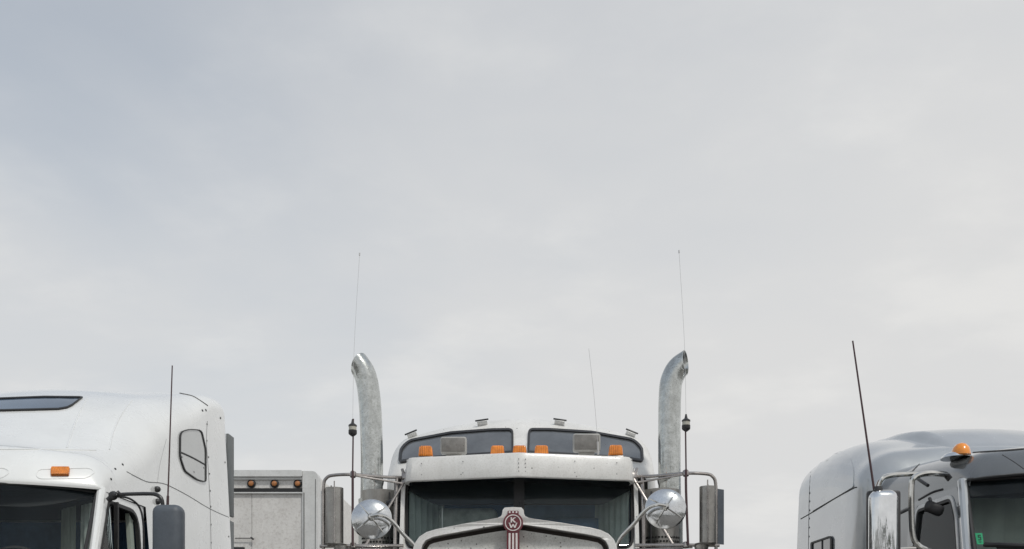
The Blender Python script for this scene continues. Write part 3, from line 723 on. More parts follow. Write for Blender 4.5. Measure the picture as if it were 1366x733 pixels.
        cl = MB().lathe([(0, -0.03), (0.03, 0), (0, 0.03)], mx(1265, 637, 6.9), (1, 0, 0), 10)
        cl.build('mirror_clamp', M_BLKPL, mm); cl = MB()
        cl.tube([mx(1215, 631, 7.3), mx(1226, 640, 7.1), mx(1238, 648, 6.98)], 0.013, 8, 3).build('mirror_stay', M_BLKPL, mm)
        MB().tube([mx(1197, 686, 6.75), mx(1216, 677, 7.1)], 0.014, 8, 0).build('mirror_stay', M_BLKPL, mm)
        cl = MB()
        cl.tube([mx(1226, 667, 7.2), mx(1243, 657.5, 7.0), mx(1258, 653, 6.92)], 0.009, 8, 3); cl.build('mirror_stay', M_BLKPL, mm)
        MB().tube([mx(1166.5, 657, 6.5), mx(1160, 612, 6.5), mx(1149, 535, 6.5), mx(1137.5, 455, 6.5)], [0.0085, 0.0055], 8, 5).build('antenna', M_ANT, root)
        lk = MB().box(mx(1246, 678.5, 7.02) , (0.14, 0.05, 0.085), 0.03, Matrix.Rotation(R(22 * s), 3, 'Y'), 3)
        lk.tube([mx(1240, 665, 7.1), mx(1243, 674, 7.05)], 0.012, 8, 0); lk.build('look_down_mirror', M_BLKPL, root)
        # bullet lamps on the brow
    for i, px in enumerate((-0.97, -0.485, 0.0, 0.485, 0.97)):
        yb = 6.84 + 0.24 * abs(px) ** 2; zb = 2.765 - 0.03 * abs(px); c = Vector((XC + px, yb, zb))
        base = MB(); V = []; Fc = []
        def dome(rx, ry, rz, cc, back=1.0):
            prof = MB().lathe([(1, 0), (0.98, 0.25), (0.85, 0.6), (0.55, 0.88), (0.2, 0.99), (0, 1)], (0, 0, 0), (0, 0, 1), 20)
            return [Vector((v.x * rx, v.y * (ry * back if v.y > 0 else ry), v.z * rz)) + cc for v in prof.V], prof.F
        b = base.add(*dome(0.10, 0.09, 0.042, c + Vector((-0.015, 0.02, -0.022)), 1.8)).build('roof_lamp', M_CHROME, root)
        MB().add(*dome(0.064, 0.07, 0.088, c + Vector((0.0, -0.015, -0.012)), 1.4)).build('lens', M_AMBER2, b)
    # brow lip, seams
    bl = MB(); bl.tube([Vector((XC + x, 6.515 + 0.32 * (x / 1.05) ** 2, 2.522 - 0.02 * (x / 1.05) ** 4)) for x in [-1.03 + 2.06 * i / 24 for i in range(25)]], 0.014, 8, 0); bl.build('brow_lip', M_BLACK, root)
    sm = MB(); line_on(sm, TC, [(1337, 607), (1352, 616), (1366, 626)], 0.003); line_on(sm, TC, [(1252, 612), (1262, 606), (1277, 603.5)], 0.003); sm.build('brow_seam', M_SEAM, root)
    for pts in ([(1213.5, 634), (1221, 625), (1233, 614.5), (1248, 607.5), (1262, 604.5)], [(1163, 642), (1176, 630), (1194, 621), (1211, 617)]):
        gt = MB(); line_on(gt, TC, pts, 0.006)
        if gt.V: gt.build('drip_rail', M_SEAM, root)
    tr = MB(); line_on(tr, TC, [(1279, 606), (1310, 603.5), (1340, 601.5), (1366, 599.5)], 0.008); tr.build('roof_gutter', M_SEAM, root)
    # windscreen
    def ws(u, v, d=0.0):
        x = 2 * u - 1
        return Vector((XC + x * (1.03 + 0.105 * (1 - v)), 6.56 - 0.40 * (1 - v) + 0.30 * x * x + d, 1.84 + (2.505 - 1.84) * v))
    V, Fc = grid(ws, 24, 8); wm = MB().add(V, Fc).build('windscreen', G_WIND, root)
    MB().tube([ws(0, i / 8) for i in range(9)] + [ws(i / 24, 1) for i in range(1, 25)] + [ws(1, 1 - i / 8) for i in range(1, 9)], 0.016, 8, 0).build('windscreen_seal', M_BLACK, wm)
    # sticker inside the left corner of the glass
    Pq = []
    def sf(u, v, d): q = at(u, v, 1.0) - EYEV; t = None; y = 6.70; return Vector((q.x * y, y - 0.0 + d + 0.10 * (733 - v) / 100, EYE + q.z * y))
    st = MB().prism([(1302.5, 711), (1312.3, 711), (1312.9, 726.3), (1304.1, 726.3)], sf, 0.0, 0.004).build('sticker', M_GREEN, wm, smooth=False)
    ink = MB()
    for a in ([(1303.6, 713.2), (1307.6, 713.2), (1307.6, 714.3), (1303.6, 714.3)], [(1303.6, 714.3), (1304.7, 714.3), (1304.7, 716.8), (1303.6, 716.8)], [(1303.6, 716.0), (1307.8, 716.0), (1307.8, 717.1), (1303.6, 717.1)],
              [(1306.7, 717.1), (1307.8, 717.1), (1307.8, 720.2), (1306.7, 720.2)], [(1303.6, 719.4), (1306.7, 719.4), (1306.7, 720.4), (1303.6, 720.4)], [(1304.2, 722.6), (1307.9, 722.6), (1307.9, 723.3), (1304.2, 723.3)]):
        ink.prism([(q[0] + 2.5, q[1]) for q in a], sf, -0.003, 0.0)
    ink.build('numeral', M_INK, st, smooth=False)
    w1 = MB().tube([at(1314, 727.0, 6.42), at(1345, 727.6, 6.25), at(1420, 731, 6.12)], 0.016, 8, 4).tube([at(1330, 731, 6.36), at(1380, 732, 6.15)], 0.008, 6, 3); w1.build('wiper', M_BLACK, root)
    interior(root, XC, 0.98, 6.5, 8.15, 1.25, 2.40, M_SAGE)
    va = MB()
    def vf(u, v, d): return Vector((XC + u, 6.60 - 0.40 * (2.505 - v) / 0.665 + 0.30 * (u / 1.05) ** 2 + d, v))
    lo = [(x / 20 * 1.02, 2.385 + 0.0 * abs(x)) for x in range(-20, 21)]
    va.prism(lo + [(1.02, 2.515), (0.5, 2.52), (0, 2.52), (-0.5, 2.52), (-1.02, 2.515)], vf, -0.02, 0.02); va.build('sun_valance', M_HEAD, root)
    drape(root, XC - 0.9, XC + 0.9, 7.1, 7.1, 1.3, 2.42, M_SAGE, 12, 0.012)
    for s in (1, -1): seat(root, XC + s * 0.5, 7.55, M_DARK, top=2.1)
    steering(root, (XC + 0.5, 6.85, 1.9)); 
    hood = [(4.55, 0.60, 1.30, 0.25, 0.25, 0.25, 0.05, 0.0), (4.8, 0.74, 1.46, 0.3, 0.25, 0.25, 0.06, 0.0), (5.6, 0.90, 1.66, 0.3, 0.25, 0.2, 0.06, 0.0), (6.2, 1.0, 1.82, 0.25, 0.22, 0.3, 0.06, 0.0)]
    shell(hood, 0.75, XC, cap=False, capfront=True).build('hood', M_DKGREY, root)
    MB().box((XC, 4.6, 0.55), (2.3, 0.3, 0.36), 0.08).build('bumper', M_CHROME, root)
    MB().box((XC, 4.6, 0.95), (0.9, 0.12, 0.5), 0.03).build('grille', M_CHROME, root)
    for s in (1, -1): MB().box((XC + s * 0.75, 4.72, 0.92), (0.34, 0.16, 0.2), 0.05).build('headlight', M_PALE, root)
    MB().box((XC, 9.0, 0.85), (0.9, 7.6, 0.25)).build('chassis', M_DARK, root)
    for x in (XC - 1.0, XC + 1.0): wheel(root, x, 5.4)
    for y in (11.3, 12.6):
        for x in (XC - 0.95, XC + 0.95): wheel(root, x, y, 0.52, 0.5)
build_right()

# ================================================================== white long-nosed truck in the middle
def build_centre():
    X0 = 0.055
    root = thing('semi_truck', 'dusty white long-nosed truck with two tall exhaust stacks and red hood emblem', 'truck', (X0, 7.5, 0), 'parked semi trucks')
    def lp(dx, y, z): return Vector((X0 + dx, y, z))
    # sleeper box with raised front
    rows = [(8.28, 1.12, 2.84, 0.06, 0.05, 0.22, 0.02, 0.02),
            (8.33, 1.18, 2.92, 0.12, 0.10, 0.24, 0.03, 0.02),
            (8.46, 1.215, 3.08, 0.16, 0.19, 0.26, 0.06, 0.02),
            (8.62, 1.225, 3.26, 0.19, 0.25, 0.27, 0.09, 0.02),
            (8.72, 1.23, 3.36, 0.20, 0.27, 0.26, 0.115, 0.02),
            (8.86, 1.23, 3.415, 0.21, 0.28, 0.22, 0.12, 0.02),
            (9.2, 1.23, 3.45, 0.21, 0.28, 0.12, 0.12, 0.02),
            (9.8, 1.23, 3.45, 0.21, 0.28, 0.0, 0.12, 0.02),
            (10.2, 1.23, 3.43, 0.21, 0.28, 0.0, 0.12, 0.02)]
    ss = shell(rows, 2.4, X0, y_low=8.2, sub=5); ss.build('sleeper', M_DUSTY, root, angle=40); TS = bvh(ss)
    o = -2.0
    MC = X0  # mirror line
    wl = rounded([(683.5 + o, 573.5), (684.5 + o, 606), (560 + o, 614), (531 + o, 618.5), (532 + o, 600), (543 + o, 588), (600 + o, 577.5), (655 + o, 573.8)], [7, 3, 3, 4, 6, 8, 3, 3], 5)
    for flip in (None, MC):
        m1 = MB(); on_body(m1, TS, wl, 0.018, [inset(wl, 2.6)], flip=flip); f = m1.build('sleeper_window', M_BLKPL, root)
        m2 = MB(); on_body(m2, TS, inset(wl, 2.0), 0.005, flip=flip); m2.build('pane', M_TINT, f)
        # hinge plates above the windows
        for (u, v, tl_) in ((548, 580.5, 22), (642, 567.0, 8)):
            p = None; nn = None; k = 0
            while p is None and k < 14: p, nn = hit(TS, u + o, v + k); k += 1
            if p is None: continue
            if flip is not None: p = Vector((2 * MC - p.x, p.y, p.z)); tl_ = -tl_
            rot = Matrix.Rotation(R(-tl_), 3, 'Y') @ Matrix.Rotation(R(-40), 3, 'X')
            h = MB().box(p + Vector((0, -0.01, 0.006)), (0.09, 0.07, 0.012), 0.004, rot).build('hinge_plate', M_RAIL, root)
            rv = MB()
            for dx in (-0.03, 0.03): rv.lathe([(0.010, 0), (0.010, 0.012), (0, 0.016)], p + rot @ Vector((dx, 0.03, 0.03)) + Vector((0, -0.01, 0.0)), rot @ Vector((0, 0, 1)), 8)
            rv.box(p + rot @ Vector((0, -0.05, 0.006)), (0.12, 0.012, 0.012), 0.003, rot); rv.build('hinge_bolt', M_BLKPL, h)
    # cab: front with windscreen openings, sides, roof
    def front(u, v, d): return lp(u, 7.44 + 0.13 * abs(u) - 0.28 * (2.62 - v) * 0.9 + 0.05 * max(0, abs(u) - 0.8) / 0.12 + d, v)
    zt, zb = 2.70, 2.02
    pane = rounded([(0.025, 2.66), (0.025, 2.085), (0.872, 2.085), (0.885, 2.66)], [0.02, 0.02, 0.09, 0.03])
    pane_l = [(-u, v) for u, v in pane[::-1]]
    outer = [(-0.915, zb), (-0.5, zb), (0, zb), (0.5, zb), (0.915, zb), (0.915, zt), (0.5, zt), (0, zt), (-0.5, zt), (-0.915, zt)]
    MB().plate(outer, [pane, pane_l], front, 0, 0.04).build('cab_front', M_DUSTY, root)
    MB().prism([(-0.027, 2.08), (0.027, 2.08), (0.027, 2.665), (-0.027, 2.665)], front, -0.008, 0.0).build('windscreen_divider', M_BLACK, root)
    for q in (pane, pane_l):
        w_ = MB().prism(q, front, 0.012, 0.018).build('windscreen', G_WIND, root)
        MB().plate(inset(q, -0.004), [inset(q, 0.016)], front, -0.006, 0.046).build('windscreen_seal', M_BLACK, w_)
    for s in (1, -1):
        side = lambda u, v, d: lp(s * (0.915 + d), u, v)
        hole = rounded([(7.66, 2.58), (7.58, 2.10), (8.12, 2.10), (8.12, 2.58)], 0.05)
        dr = MB().plate([(7.56, 2.70), (7.42, 2.05), (7.40, 1.0), (8.22, 1.0), (8.22, 2.70)], [hole], side, -0.03, 0.0).build('door', M_DUSTY, root)
        MB().prism(hole, side, -0.02, -0.014).build('window_glass', G_SIDE, dr)
        MB().plate(inset(hole, -0.02), [inset(hole, 0.01)], side, -0.02, 0.008).build('window_trim', M_BLACK, dr)
        if s < 0: MB().lathe([(0, -0.06), (0.022, -0.05), (0.028, 0), (0.022, 0.05), (0, 0.06)], lp(-0.99, 7.62, 2.475), (1, -0.2, 0.28), 14).tube([lp(-0.92, 7.62, 2.46), lp(-0.985, 7.62, 2.46)], 0.01).build('door_lamp', M_BLKPL, root)
        # grab rail and pillar moulding
        MB().tube([lp(s * 0.945, 7.52, 2.66), lp(s * 0.95, 7.46, 2.3), lp(s * 0.95, 7.44, 1.7)], 0.013, 8, 4).build('door_rail', M_TUBE, root)
        MB().tube([lp(s * 0.955, 7.75, 2.63), lp(s * 0.965, 7.74, 2.3), lp(s * 0.965, 7.74, 1.7)], 0.022, 8, 4).build('door_pillar_trim', M_BLKPL, root)
    cab = [(7.52, 0.90, 2.745, 0.06, 0.05, 0.09, 0.02, 0.0), (7.56, 0.915, 2.79, 0.10, 0.08, 0.09, 0.02, 0.0), (7.75, 0.92, 2.83, 0.12, 0.10, 0.05, 0.03, 0.0), (8.4, 0.92, 2.85, 0.12, 0.10, 0.0, 0.03, 0.0)]
    shell(cab, 2.64, X0, cap=False).build('cab_roof', M_DUSTY, root)
    MB().box(lp(0, 7.9, 1.55), (1.80, 0.9, 1.1), 0.03).build('cab_floor', M_DARK, root)
    # external visor, vee shaped in plan with wrapped ends
    plan = [(-0.885, 7.62), (-0.882, 7.50), (-0.862, 7.43), (-0.82, 7.395)] + [(x, 7.22 + 0.175 * abs(x) / 0.8 - 0.012 * (1 - abs(x) / 0.8) * 0) for x in (-0.76, -0.5, -0.25, -0.06, 0, 0.06, 0.25, 0.5, 0.76)] + [(0.82, 7.395), (0.862, 7.43), (0.882, 7.50), (0.885, 7.62)]
    prof = [(0.030, 2.598), (0.0, 2.602), (-0.004, 2.612), (0.006, 2.70), (0.014, 2.768), (0.024, 2.783), (0.06, 2.790), (0.06, 2.780), (0.034, 2.770), (0.022, 2.70), (0.022, 2.612)]
    P = [Vector(p) for p in plan]; n = len(P); V = []; Fc = []; m_ = len(prof)
    for i, p in enumerate(P):
        t = (P[min(i + 1, n - 1)] - P[max(i - 1, 0)]).normalized(); nn = Vector((-t.y, t.x))
        V += [lp(p.x + nn.x * a, p.y + nn.y * a, z) for a, z in prof]
    for i in range(n - 1):
        for k in range(m_): a, b = i * m_ + k, i * m_ + (k + 1) % m_; Fc.append([a, b, b + m_, a + m_])
    Fc += [list(range(m_)), list(range((n - 1) * m_, n * m_))]
    vz = MB().add(V, Fc).build('sun_visor', M_DUSTY, root, angle=30)
    rv = MB()
    for x in (-0.74, -0.42, 0.0, 0.05, 0.42, 0.74):
        for z in ((2.64, 2.67, 2.70, 2.73) if abs(x) < 0.1 else (2.73, 2.645)): rv.lathe([(0.0045, 0), (0.0045, 0.003), (0, 0.004)], lp(x, 7.222 + 0.175 * abs(x) / 0.8 , z), (0, -1, 0), 7)
    rv.build('visor_rivet', M_RIVET, vz)
    MB().plate([(-0.87, 7.62), (-0.862, 7.45), (-0.8, 7.42), (0, 7.25), (0.8, 7.42), (0.862, 7.45), (0.87, 7.62)], [], lambda u, v, d: lp(u, v, 2.765 + d), 0, 0.008).build('visor_top', M_DUSTY, vz)
    # marker lamps on the roof
    for px in (567.5, 663.5, 693, 722, 820.5):
        Y = 7.62; x = (px - 692.5) * Y / F; z0 = 2.805
        b = MB().box(lp(x, Y, z0), (0.125, 0.10, 0.04), 0.012).build('marker_light', M_STEEL, root)
        l = MB(); bm = bmesh.new(); bmesh.ops.create_cube(bm, size=1)
        for v in bm.verts: k = 0.84 if v.co.z > 0 else 1.0; v.co = Vector((v.co.x * 0.115 * k, v.co.y * 0.09 * k, v.co.z * 0.086))
        bmesh.ops.bevel(bm, geom=bm.edges[:], offset=0.016, segments=3, profile=0.5, affect='EDGES'); bm.verts.index_update()
        l.add([v.co + lp(x, Y, z0 + 0.063) for v in bm.verts], [[v.index for v in f.verts] for f in bm.faces]); bm.free(); l.build('lens', M_AMBER, b)
    # square work lamps on the roof
    for (px0, px1, py0, py1) in ((587, 622, 583.5, 606), (763.5, 800, 580, 604)):
        Y = 8.0; c0, c1 = (px0 - 693) * Y / F, (px1 - 693) * Y / F; z1, z0 = EYE + (HY - py0) * Y / F, EYE + (HY - py1) * Y / F
        bd = MB().box(lp((c0 + c1) / 2, Y, (z0 + z1) / 2), (c1 - c0, 0.09, z1 - z0), 0.02, seg=3).box(lp((c0 + c1) / 2, Y + 0.02, z0 - 0.04), (0.13, 0.04, 0.12), 0.005).build('work_lamp', M_LAMPB, root)
        MB().box(lp((c0 + c1) / 2, Y - 0.042, (z0 + z1) / 2), (c1 - c0 - 0.024, 0.016, z1 - z0 - 0.024), 0.007).build('lamp_face', M_LAMPF, bd)
    wx = lambda px, py, Y: lp((px - 693) * Y / F, Y, EYE + (HY - py) * Y / F)
    MB().tube([wx(797.5, 607, 7.85), wx(797, 590, 7.85)], 0.009, 8).tube([wx(797, 592, 7.85), wx(792, 530, 7.85), wx(785, 466, 7.85)], 0.0014, 6, 4).build('roof_antenna', M_ANTL, root)
    # interior
    MB().box(lp(0, 8.1, 2.715), (1.78, 1.0, 0.03)).build('headliner', M_HEAD, root)
    V, Fc = grid(lambda u, v: lp((2 * u - 1) * 0.89, 8.18 + 0.02 * math.sin(u * 50), 2.0 + 0.71 * v), 90, 2); MB().add(V, Fc).build('rear_curtain', M_BLUE, root)
    va = MB(); lo = [(x / 24 * 0.875, 2.435 + 0.135 * max(0, (abs(x / 24) - 0.72) / 0.28) ** 1.15) for x in range(-24, 25)]
    va.prism(lo + [(0.875, 2.69), (0.4, 2.69), (0, 2.69), (-0.4, 2.69), (-0.875, 2.69)], front, 0.05, 0.07); va.build('sun_valance', M_HEAD, root)
    MB().box(lp(0, 7.62, 2.04), (1.76, 0.36, 0.10), 0.03).build('dashboard', M_DARK, root)
    for s in (1, -1):
        drape(root, X0 + s * 0.86, X0 + s * 0.62, 7.64, 8.0, 2.03, 2.62, M_DRAPE, 6, 0.02)
    seat(root, X0 - 0.43, 7.72, M_SEAT, 1.6, 2.475); seat(root, X0 + 0.43, 7.76, M_BLUE, 1.6, 2.40)
    MB().tube([lp(-0.60, 7.60, 2.05), lp(-0.60, 7.60, 2.47)], 0.006, 6).lathe([(0.02, 0), (0.02, 0.01)], lp(-0.60, 7.6, 2.48), (0, 1, 0), 12).build('dash_antenna', M_ANTL, root)
    wp = MB()
    for s in (-1, 1): wp.tube([front(0.05 * s + 0.03, 2.10, -0.03), front(0.03, 2.27, -0.02), front(0.01 * s, 2.44, -0.012)], 0.005, 6, 4)
    wp.box(front(0.09, 2.2, -0.02), (0.06, 0.03, 0.05), 0.01).tube([front(0.06, 2.2, -0.03), front(0.18, 2.13, -0.03)], 0.009, 6, 0); wp.build('wiper', M_BLKPL, root)
    # exhaust stacks
    for s in (1, -1):
        Y = 8.2; cx0 = s * 1.252
        st = MB(); ring = 26; path = []
        def zz_(py): return EYE + (HY - py) * Y / F
        # centre line and end-plane tilt of the curved tip
        q_ = 1.0 / 158.5
        cl = [(0.004, 2.50), (0.0, 2.9), (0.0, zz_(560)), (0.5 * q_, zz_(532)), (2 * q_, zz_(513)), (6.5 * q_, zz_(500)), (12.5 * q_, zz_(491.5)), (21.5 * q_, zz_(485))] if s > 0 else \
             [(0.004, 2.50), (0.0, 2.9), (1 * q_, zz_(570)), (2.5 * q_, zz_(540)), (5 * q_, zz_(517)), (8 * q_, zz_(503)), (11.5 * q_, zz_(494)), (16.5 * q_, zz_(486.5))]
        Pc = catmull([Vector((a, 0, b)) for a, b in cl], 6); rad = 0.0935; V = []; Fc = []
        for wall, rr in ((0, rad), (1, rad - 0.006)):
            seq = Pc if wall == 0 else Pc[::-1]
            for i, p in enumerate(seq):
                j = i if wall == 0 else len(Pc) - 1 - i
                t = (Pc[min(j + 1, len(Pc) - 1)] - Pc[max(j - 1, 0)]).normalized()
                f = max(0.0, (j - (len(Pc) - 9)) / 8.0); nrm = (t * (1 - f) + (Vector((1.0, -0.42, 0.10)) if s > 0 else Vector((0.72, 0.42, 0.50))).normalized() * f).normalized()
                e1 = Vector((0, 1, 0)); e1 = (e1 - t * e1.dot(t)).normalized(); e2 = t.cross(e1)
                for k in range(ring):
                    a = 2 * math.pi * k / ring; q = e1 * math.cos(a) * rr + e2 * math.sin(a) * rr
                    d = -q.dot(nrm) / max(0.35, t.dot(nrm)); q = q + t * d        # slide along the pipe onto the cut plane
                    pt = p + q; V.append(lp(cx0 + s * pt.x, Y + pt.y, pt.z))
        nr = len(Pc) * 2
        for i in range(nr - 1):
            for k in range(ring): a, b = i * ring + k, i * ring + (k + 1) % ring; Fc.append([a, b, b + ring, a + ring])
        pipe = st.add(V, Fc).build('exhaust_stack', M_STACK, root, angle=50)
        MB().lathe([(0.095, zz_(640)), (0.090, zz_(645)), (0.070, zz_(655)), (0.070, zz_(664)), (0.12, zz_(666)), (0.12, 1.2)], lp(cx0 - s * 0.008, Y, 0), (0, 0, 1), 28).build('muffler', M_STACK, pipe)
        prm = MB(); rs = 0.155; cxs = cx0 - s * 0.07
        prm.lathe([(rs - 0.02, 2.652), (rs, 2.648), (rs, 1.1), (rs - 0.02, 1.1)], lp(cxs, Y - 0.02, 0), (0, 0, 1), 32)
        shd = prm.build('heat_shield', M_STEEL, root)
        ho = MB()
        for r_i in range(14):
            for k in range(16):
                z = 2.245 - r_i * 0.034; a = -math.pi / 2 + (k - 7.5 + 0.5 * (r_i % 2)) * 0.17
                d = Vector((math.cos(a), math.sin(a), 0)); ho.lathe([(0.010, -0.004), (0.010, 0.0025), (0, 0.003)], lp(cxs, Y - 0.02, z) + d * rs, d, 8)
        ho.build('perforation', M_PERF, shd)
        MB().box(lp(cxs - s * 0.10, Y - 0.12, 2.0), (0.012, 0.05, 1.25)).build('shield_edge', M_BLKPL, shd)
        # mirror frame
        Ym = 7.32; xm = 1.475
        tb = MB()
        tb.tube([lp(s * 0.885, 7.55, 2.655), lp(s * 1.05, 7.45, 2.642), lp(s * 1.25, Ym, 2.637), lp(s * 1.40, Ym, 2.632), lp(s * 1.45, Ym, 2.612), lp(s * 1.472, Ym, 2.56), lp(s * xm, Ym, 2.40), lp(s * xm, Ym, 2.03)], 0.0125, 10, 6)
        tb.tube([lp(s * 1.24, Ym, 2.63), lp(s * 0.90, 7.50, 2.60)], 0.008, 8)
        tb.tube([lp(s * 0.87, 7.52, 2.65), lp(s * 1.16, 7.34, 2.10)], 0.011, 8)
        tb.tube([lp(s * 1.50, Ym, 2.097), lp(s * 1.2, Ym, 2.10), lp(s * 0.88, 7.40, 2.108)], 0.013, 10, 4).tube([lp(s * 1.30, Ym, 2.085), lp(s * 0.88, 7.40, 2.075)], 0.010, 10)
        mm0 = tb.build('side_mirror', M_TUBE, root)
        for q in (lp(s * 1.25, Ym, 2.637), lp(s * 1.25, Ym, 2.10), lp(s * 0.885, 7.53, 2.655)):
            cl_ = MB().lathe([(0, -0.03), (0.022, -0.02), (0.026, 0), (0.022, 0.02), (0, 0.03)], q, (0, 0.3, 1), 10)
            if q.z > 2.65: cl_.tube([q, lp(s * 0.91, 7.55, 2.72)], 0.012, 6)
            cl_.build('bracket_clamp', M_TUBE, mm0)
        MB().tube([lp(s * xm, Ym, 2.53), lp(s * (xm - 0.06), Ym, 2.525), lp(s * (xm - 0.06), Ym, 2.555)], 0.006, 6, 0).build('housing_stay', M_TUBE, mm0)
        # half-round stainless housing with the flat plate outboard
        wd, pw, xo = (0.066, 0.050, -0.070) if s < 0 else (0.060, 0.072, 0.048)
        hc = xm - 0.062 if s > 0 else xm - 0.085
        z0, z1 = 2.115, 2.535
        HP = [(-wd, 0.0), (-wd, -0.02)] + [(wd * math.sin(a), -0.025 - 0.055 * math.cos(a)) for a in [R(-80 + 160 * i / 10) for i in range(11)]] + [(wd, -0.02), (wd, 0.0)]
        hs = MB().prism(HP, lambda u, v, d: lp(s * hc + u, Ym + 0.01 + v, d), z0, z1).build('mirror_housing', M_STEEL, mm0, angle=25)
        a0 = s * (hc + wd); a1 = s * (hc + wd + pw)
        MB().prism([(a0, -0.01), (a1, 0.045), (a1, 0.06), (a0, 0.015)], lambda u, v, d: lp(u, Ym + 0.01 + v, d), z0 - 0.005, z1 - 0.012).build('mirror_plate', M_RAIL if s < 0 else M_SLATE, mm0)
        MB().lathe([(0.07, 0), (0.08, 0.012), (0.05, 0.02)], lp(s * (hc - 0.02), Ym - 0.02, z0 - 0.018), (0, 0, 1), 18).lathe([(0.035, -0.07), (0.05, -0.03), (0.055, 0)], lp(s * (hc - 0.05), Ym - 0.02, z0 - 0.018), (0, 0, 1), 16).build('mirror_lamp', M_STEEL, mm0)
        MB().tube([lp(s * (hc - 0.015), Ym - 0.082, z0 + 0.0), lp(s * (hc - 0.015), Ym - 0.082, z1 + 0.04)], 0.005, 6).build('housing_rod', M_TUBE, mm0)
        # round convex mirror, back of its chrome bowl with straps
        rc = lp(s * 0.925, 6.2, EYE + (HY - 692) * 6.2 / F); rr = 0.127
        if s > 0: rc = lp(s * 0.945, 6.2, EYE + (HY - 679.5) * 6.2 / F)
        ax = Vector((s * -0.10, -1, 0.11)).normalized()
        cm = MB().lathe([(rr, -0.02), (rr + 0.004, -0.008), (rr, 0.002), (rr * 0.95, 0.007), (rr * 0.8, 0.018), (rr * 0.55, 0.029), (rr * 0.28, 0.035), (0, 0.037)], rc, ax, 40).build('round_mirror', M_BOWL, root)
        q = Vector((0, 0, 1)).rotation_difference(ax); sp = MB()
        for k in range(4):
            a = math.pi / 4 + k * math.pi / 2 + (0.12 if s > 0 else 0.0)
            sp.tube([rc + q @ Vector((math.cos(a) * r0, math.sin(a) * r0, h)) for r0, h in ((0.012, 0.045), (rr * 0.5, 0.036), (rr * 0.9, 0.013))], 0.005, 6, 3)
        sp.lathe([(0.022, 0.03), (0.022, 0.060), (0.012, 0.074), (0, 0.074)], rc, ax, 14); sp.build('mirror_strap', M_TUBECH, cm)
        hub = rc + ax * 0.07
        MB().tube([hub, hub + Vector((-s * 0.06, -0.01, 0.006)), hub + Vector((-s * 0.12, 0.02, -0.02)), hub + Vector((-s * 0.19, 0.08, -0.10)), hub + Vector((-s * 0.29, 0.15, -0.22)), hub + Vector((-s * 0.31, 0.17, -0.40))], 0.0125, 10, 6).build('mirror_arm', M_TUBECH, cm)
        # whip antenna clamped to the mirror frame
        xa = 1.247
        an = MB().tube([lp(s * (xa + 0.015 * (s > 0)), Ym - 0.03, 2.10), lp(s * xa, Ym - 0.03, 2.50), lp(s * xa, Ym - 0.03, 2.66)], 0.0095, 8, 3)
        an.tube([lp(s * xa, Ym - 0.03, 2.66), lp(s * (xa - 0.005), Ym - 0.03, 3.05)], 0.006, 8); ao = an.build('antenna', M_ANT, root)
        zc = EYE + (HY - 573) * Ym / F
        if s > 0: zc += 0.025
        MB().lathe([(0.008, -0.055), (0.028, -0.04), (0.032, -0.032), (0.032, -0.008)], lp(s * xa, Ym - 0.03, zc), n=16).lathe([(0.032, 0.020), (0.032, 0.03), (0.012, 0.045), (0.006, 0.075)], lp(s * xa, Ym - 0.03, zc), n=16).build('loading_coil', M_BLKPL, ao)
        MB().lathe([(0.029, -0.008), (0.029, 0.020)], lp(s * xa, Ym - 0.03, zc), n=16).build('coil_band', M_CREAM, ao)
        MB().tube([lp(s * xa, Ym - 0.03, zc + 0.04), lp(s * (xa - 0.012), Ym - 0.03, 3.6), lp(s * (xa - 0.052), Ym - 0.03, 4.28)], 0.0012, 6, 5).lathe([(0.005, 0), (0.005, 0.02)], lp(s * (xa - 0.052), Ym - 0.03, 4.275), n=8).build('whip', M_ANTL, ao)
    # hood and grille surround
    Yh = 5.4; kx = Yh / F
    hp = lambda px, py: ((px - 685.8) * kx, EYE + (HY - py) * kx)
    top = [(548, 735), (551, 724), (558, 714.5), (568, 708.5), (582, 704.8), (620, 698), (655, 692.4), (664, 690.8), (668.2, 688.6), (669.6, 685.5), (670.2, 680.5), (673, 677.3), (684, 676.6), (695.3, 677.3), (698.2, 680.5), (698.8, 685.5), (700.2, 688.6), (704.5, 690.8), (713, 692.4), (750, 697.5), (788, 703.5), (802, 706.8), (812, 711.5), (819.5, 719), (823, 727), (824.5, 735)]
    U = [hp(*p) for p in top]; x1, x2 = U[0][0], U[-1][0]
    outer = [(x1 - 0.004, 0.75)] + U + [(x2 + 0.004, 0.75)]
    inn = [(559.5, 735), (562, 726), (567, 719.5), (575, 716), (590, 713), (640, 704.8), (668, 700.5), (684, 699.2), (700, 700.2), (725, 704), (785, 713), (800, 716), (808, 721), (812, 728), (813, 735)]
    inn = [(hp(*inn[0])[0] - 0.002, 0.83)] + [hp(*p) for p in inn] + [(hp(*inn[-1])[0] + 0.002, 0.83)]
    gf = lambda u, v, d: lp(u, Yh + d + 0.05 * (u / 0.6) ** 2, v)
    fr = MB().plate(outer, [inn], gf, 0.0, 0.16)
    go = fr.build('grille_surround', M_DUSTY, root, angle=30)
    bv = go.modifiers.new('soft_edges', 'BEVEL'); bv.width = 0.012; bv.segments = 4; bv.limit_method = 'ANGLE'; bv.angle_limit = R(50)
    pi_ = inset(inn, 0.029)
    MB().prism(pi_, gf, 0.03, 0.06).build('winter_front', M_BUG, root, angle=20)
    MB().prism(inset(inn, -0.012), gf, 0.075, 0.12).build('grille_backing', M_BACK, root)
    hr = [(5.57, 0.50, 1.99, 0.28, 0.17, 0.05, 0.06, 0.0), (5.9, 0.57, 2.03, 0.28, 0.18, 0.04, 0.06, 0.0), (6.6, 0.73, 2.03, 0.26, 0.16, 0.04, 0.05, 0.0), (7.26, 0.875, 2.02, 0.18, 0.10, 0.10, 0.02, 0.0)]
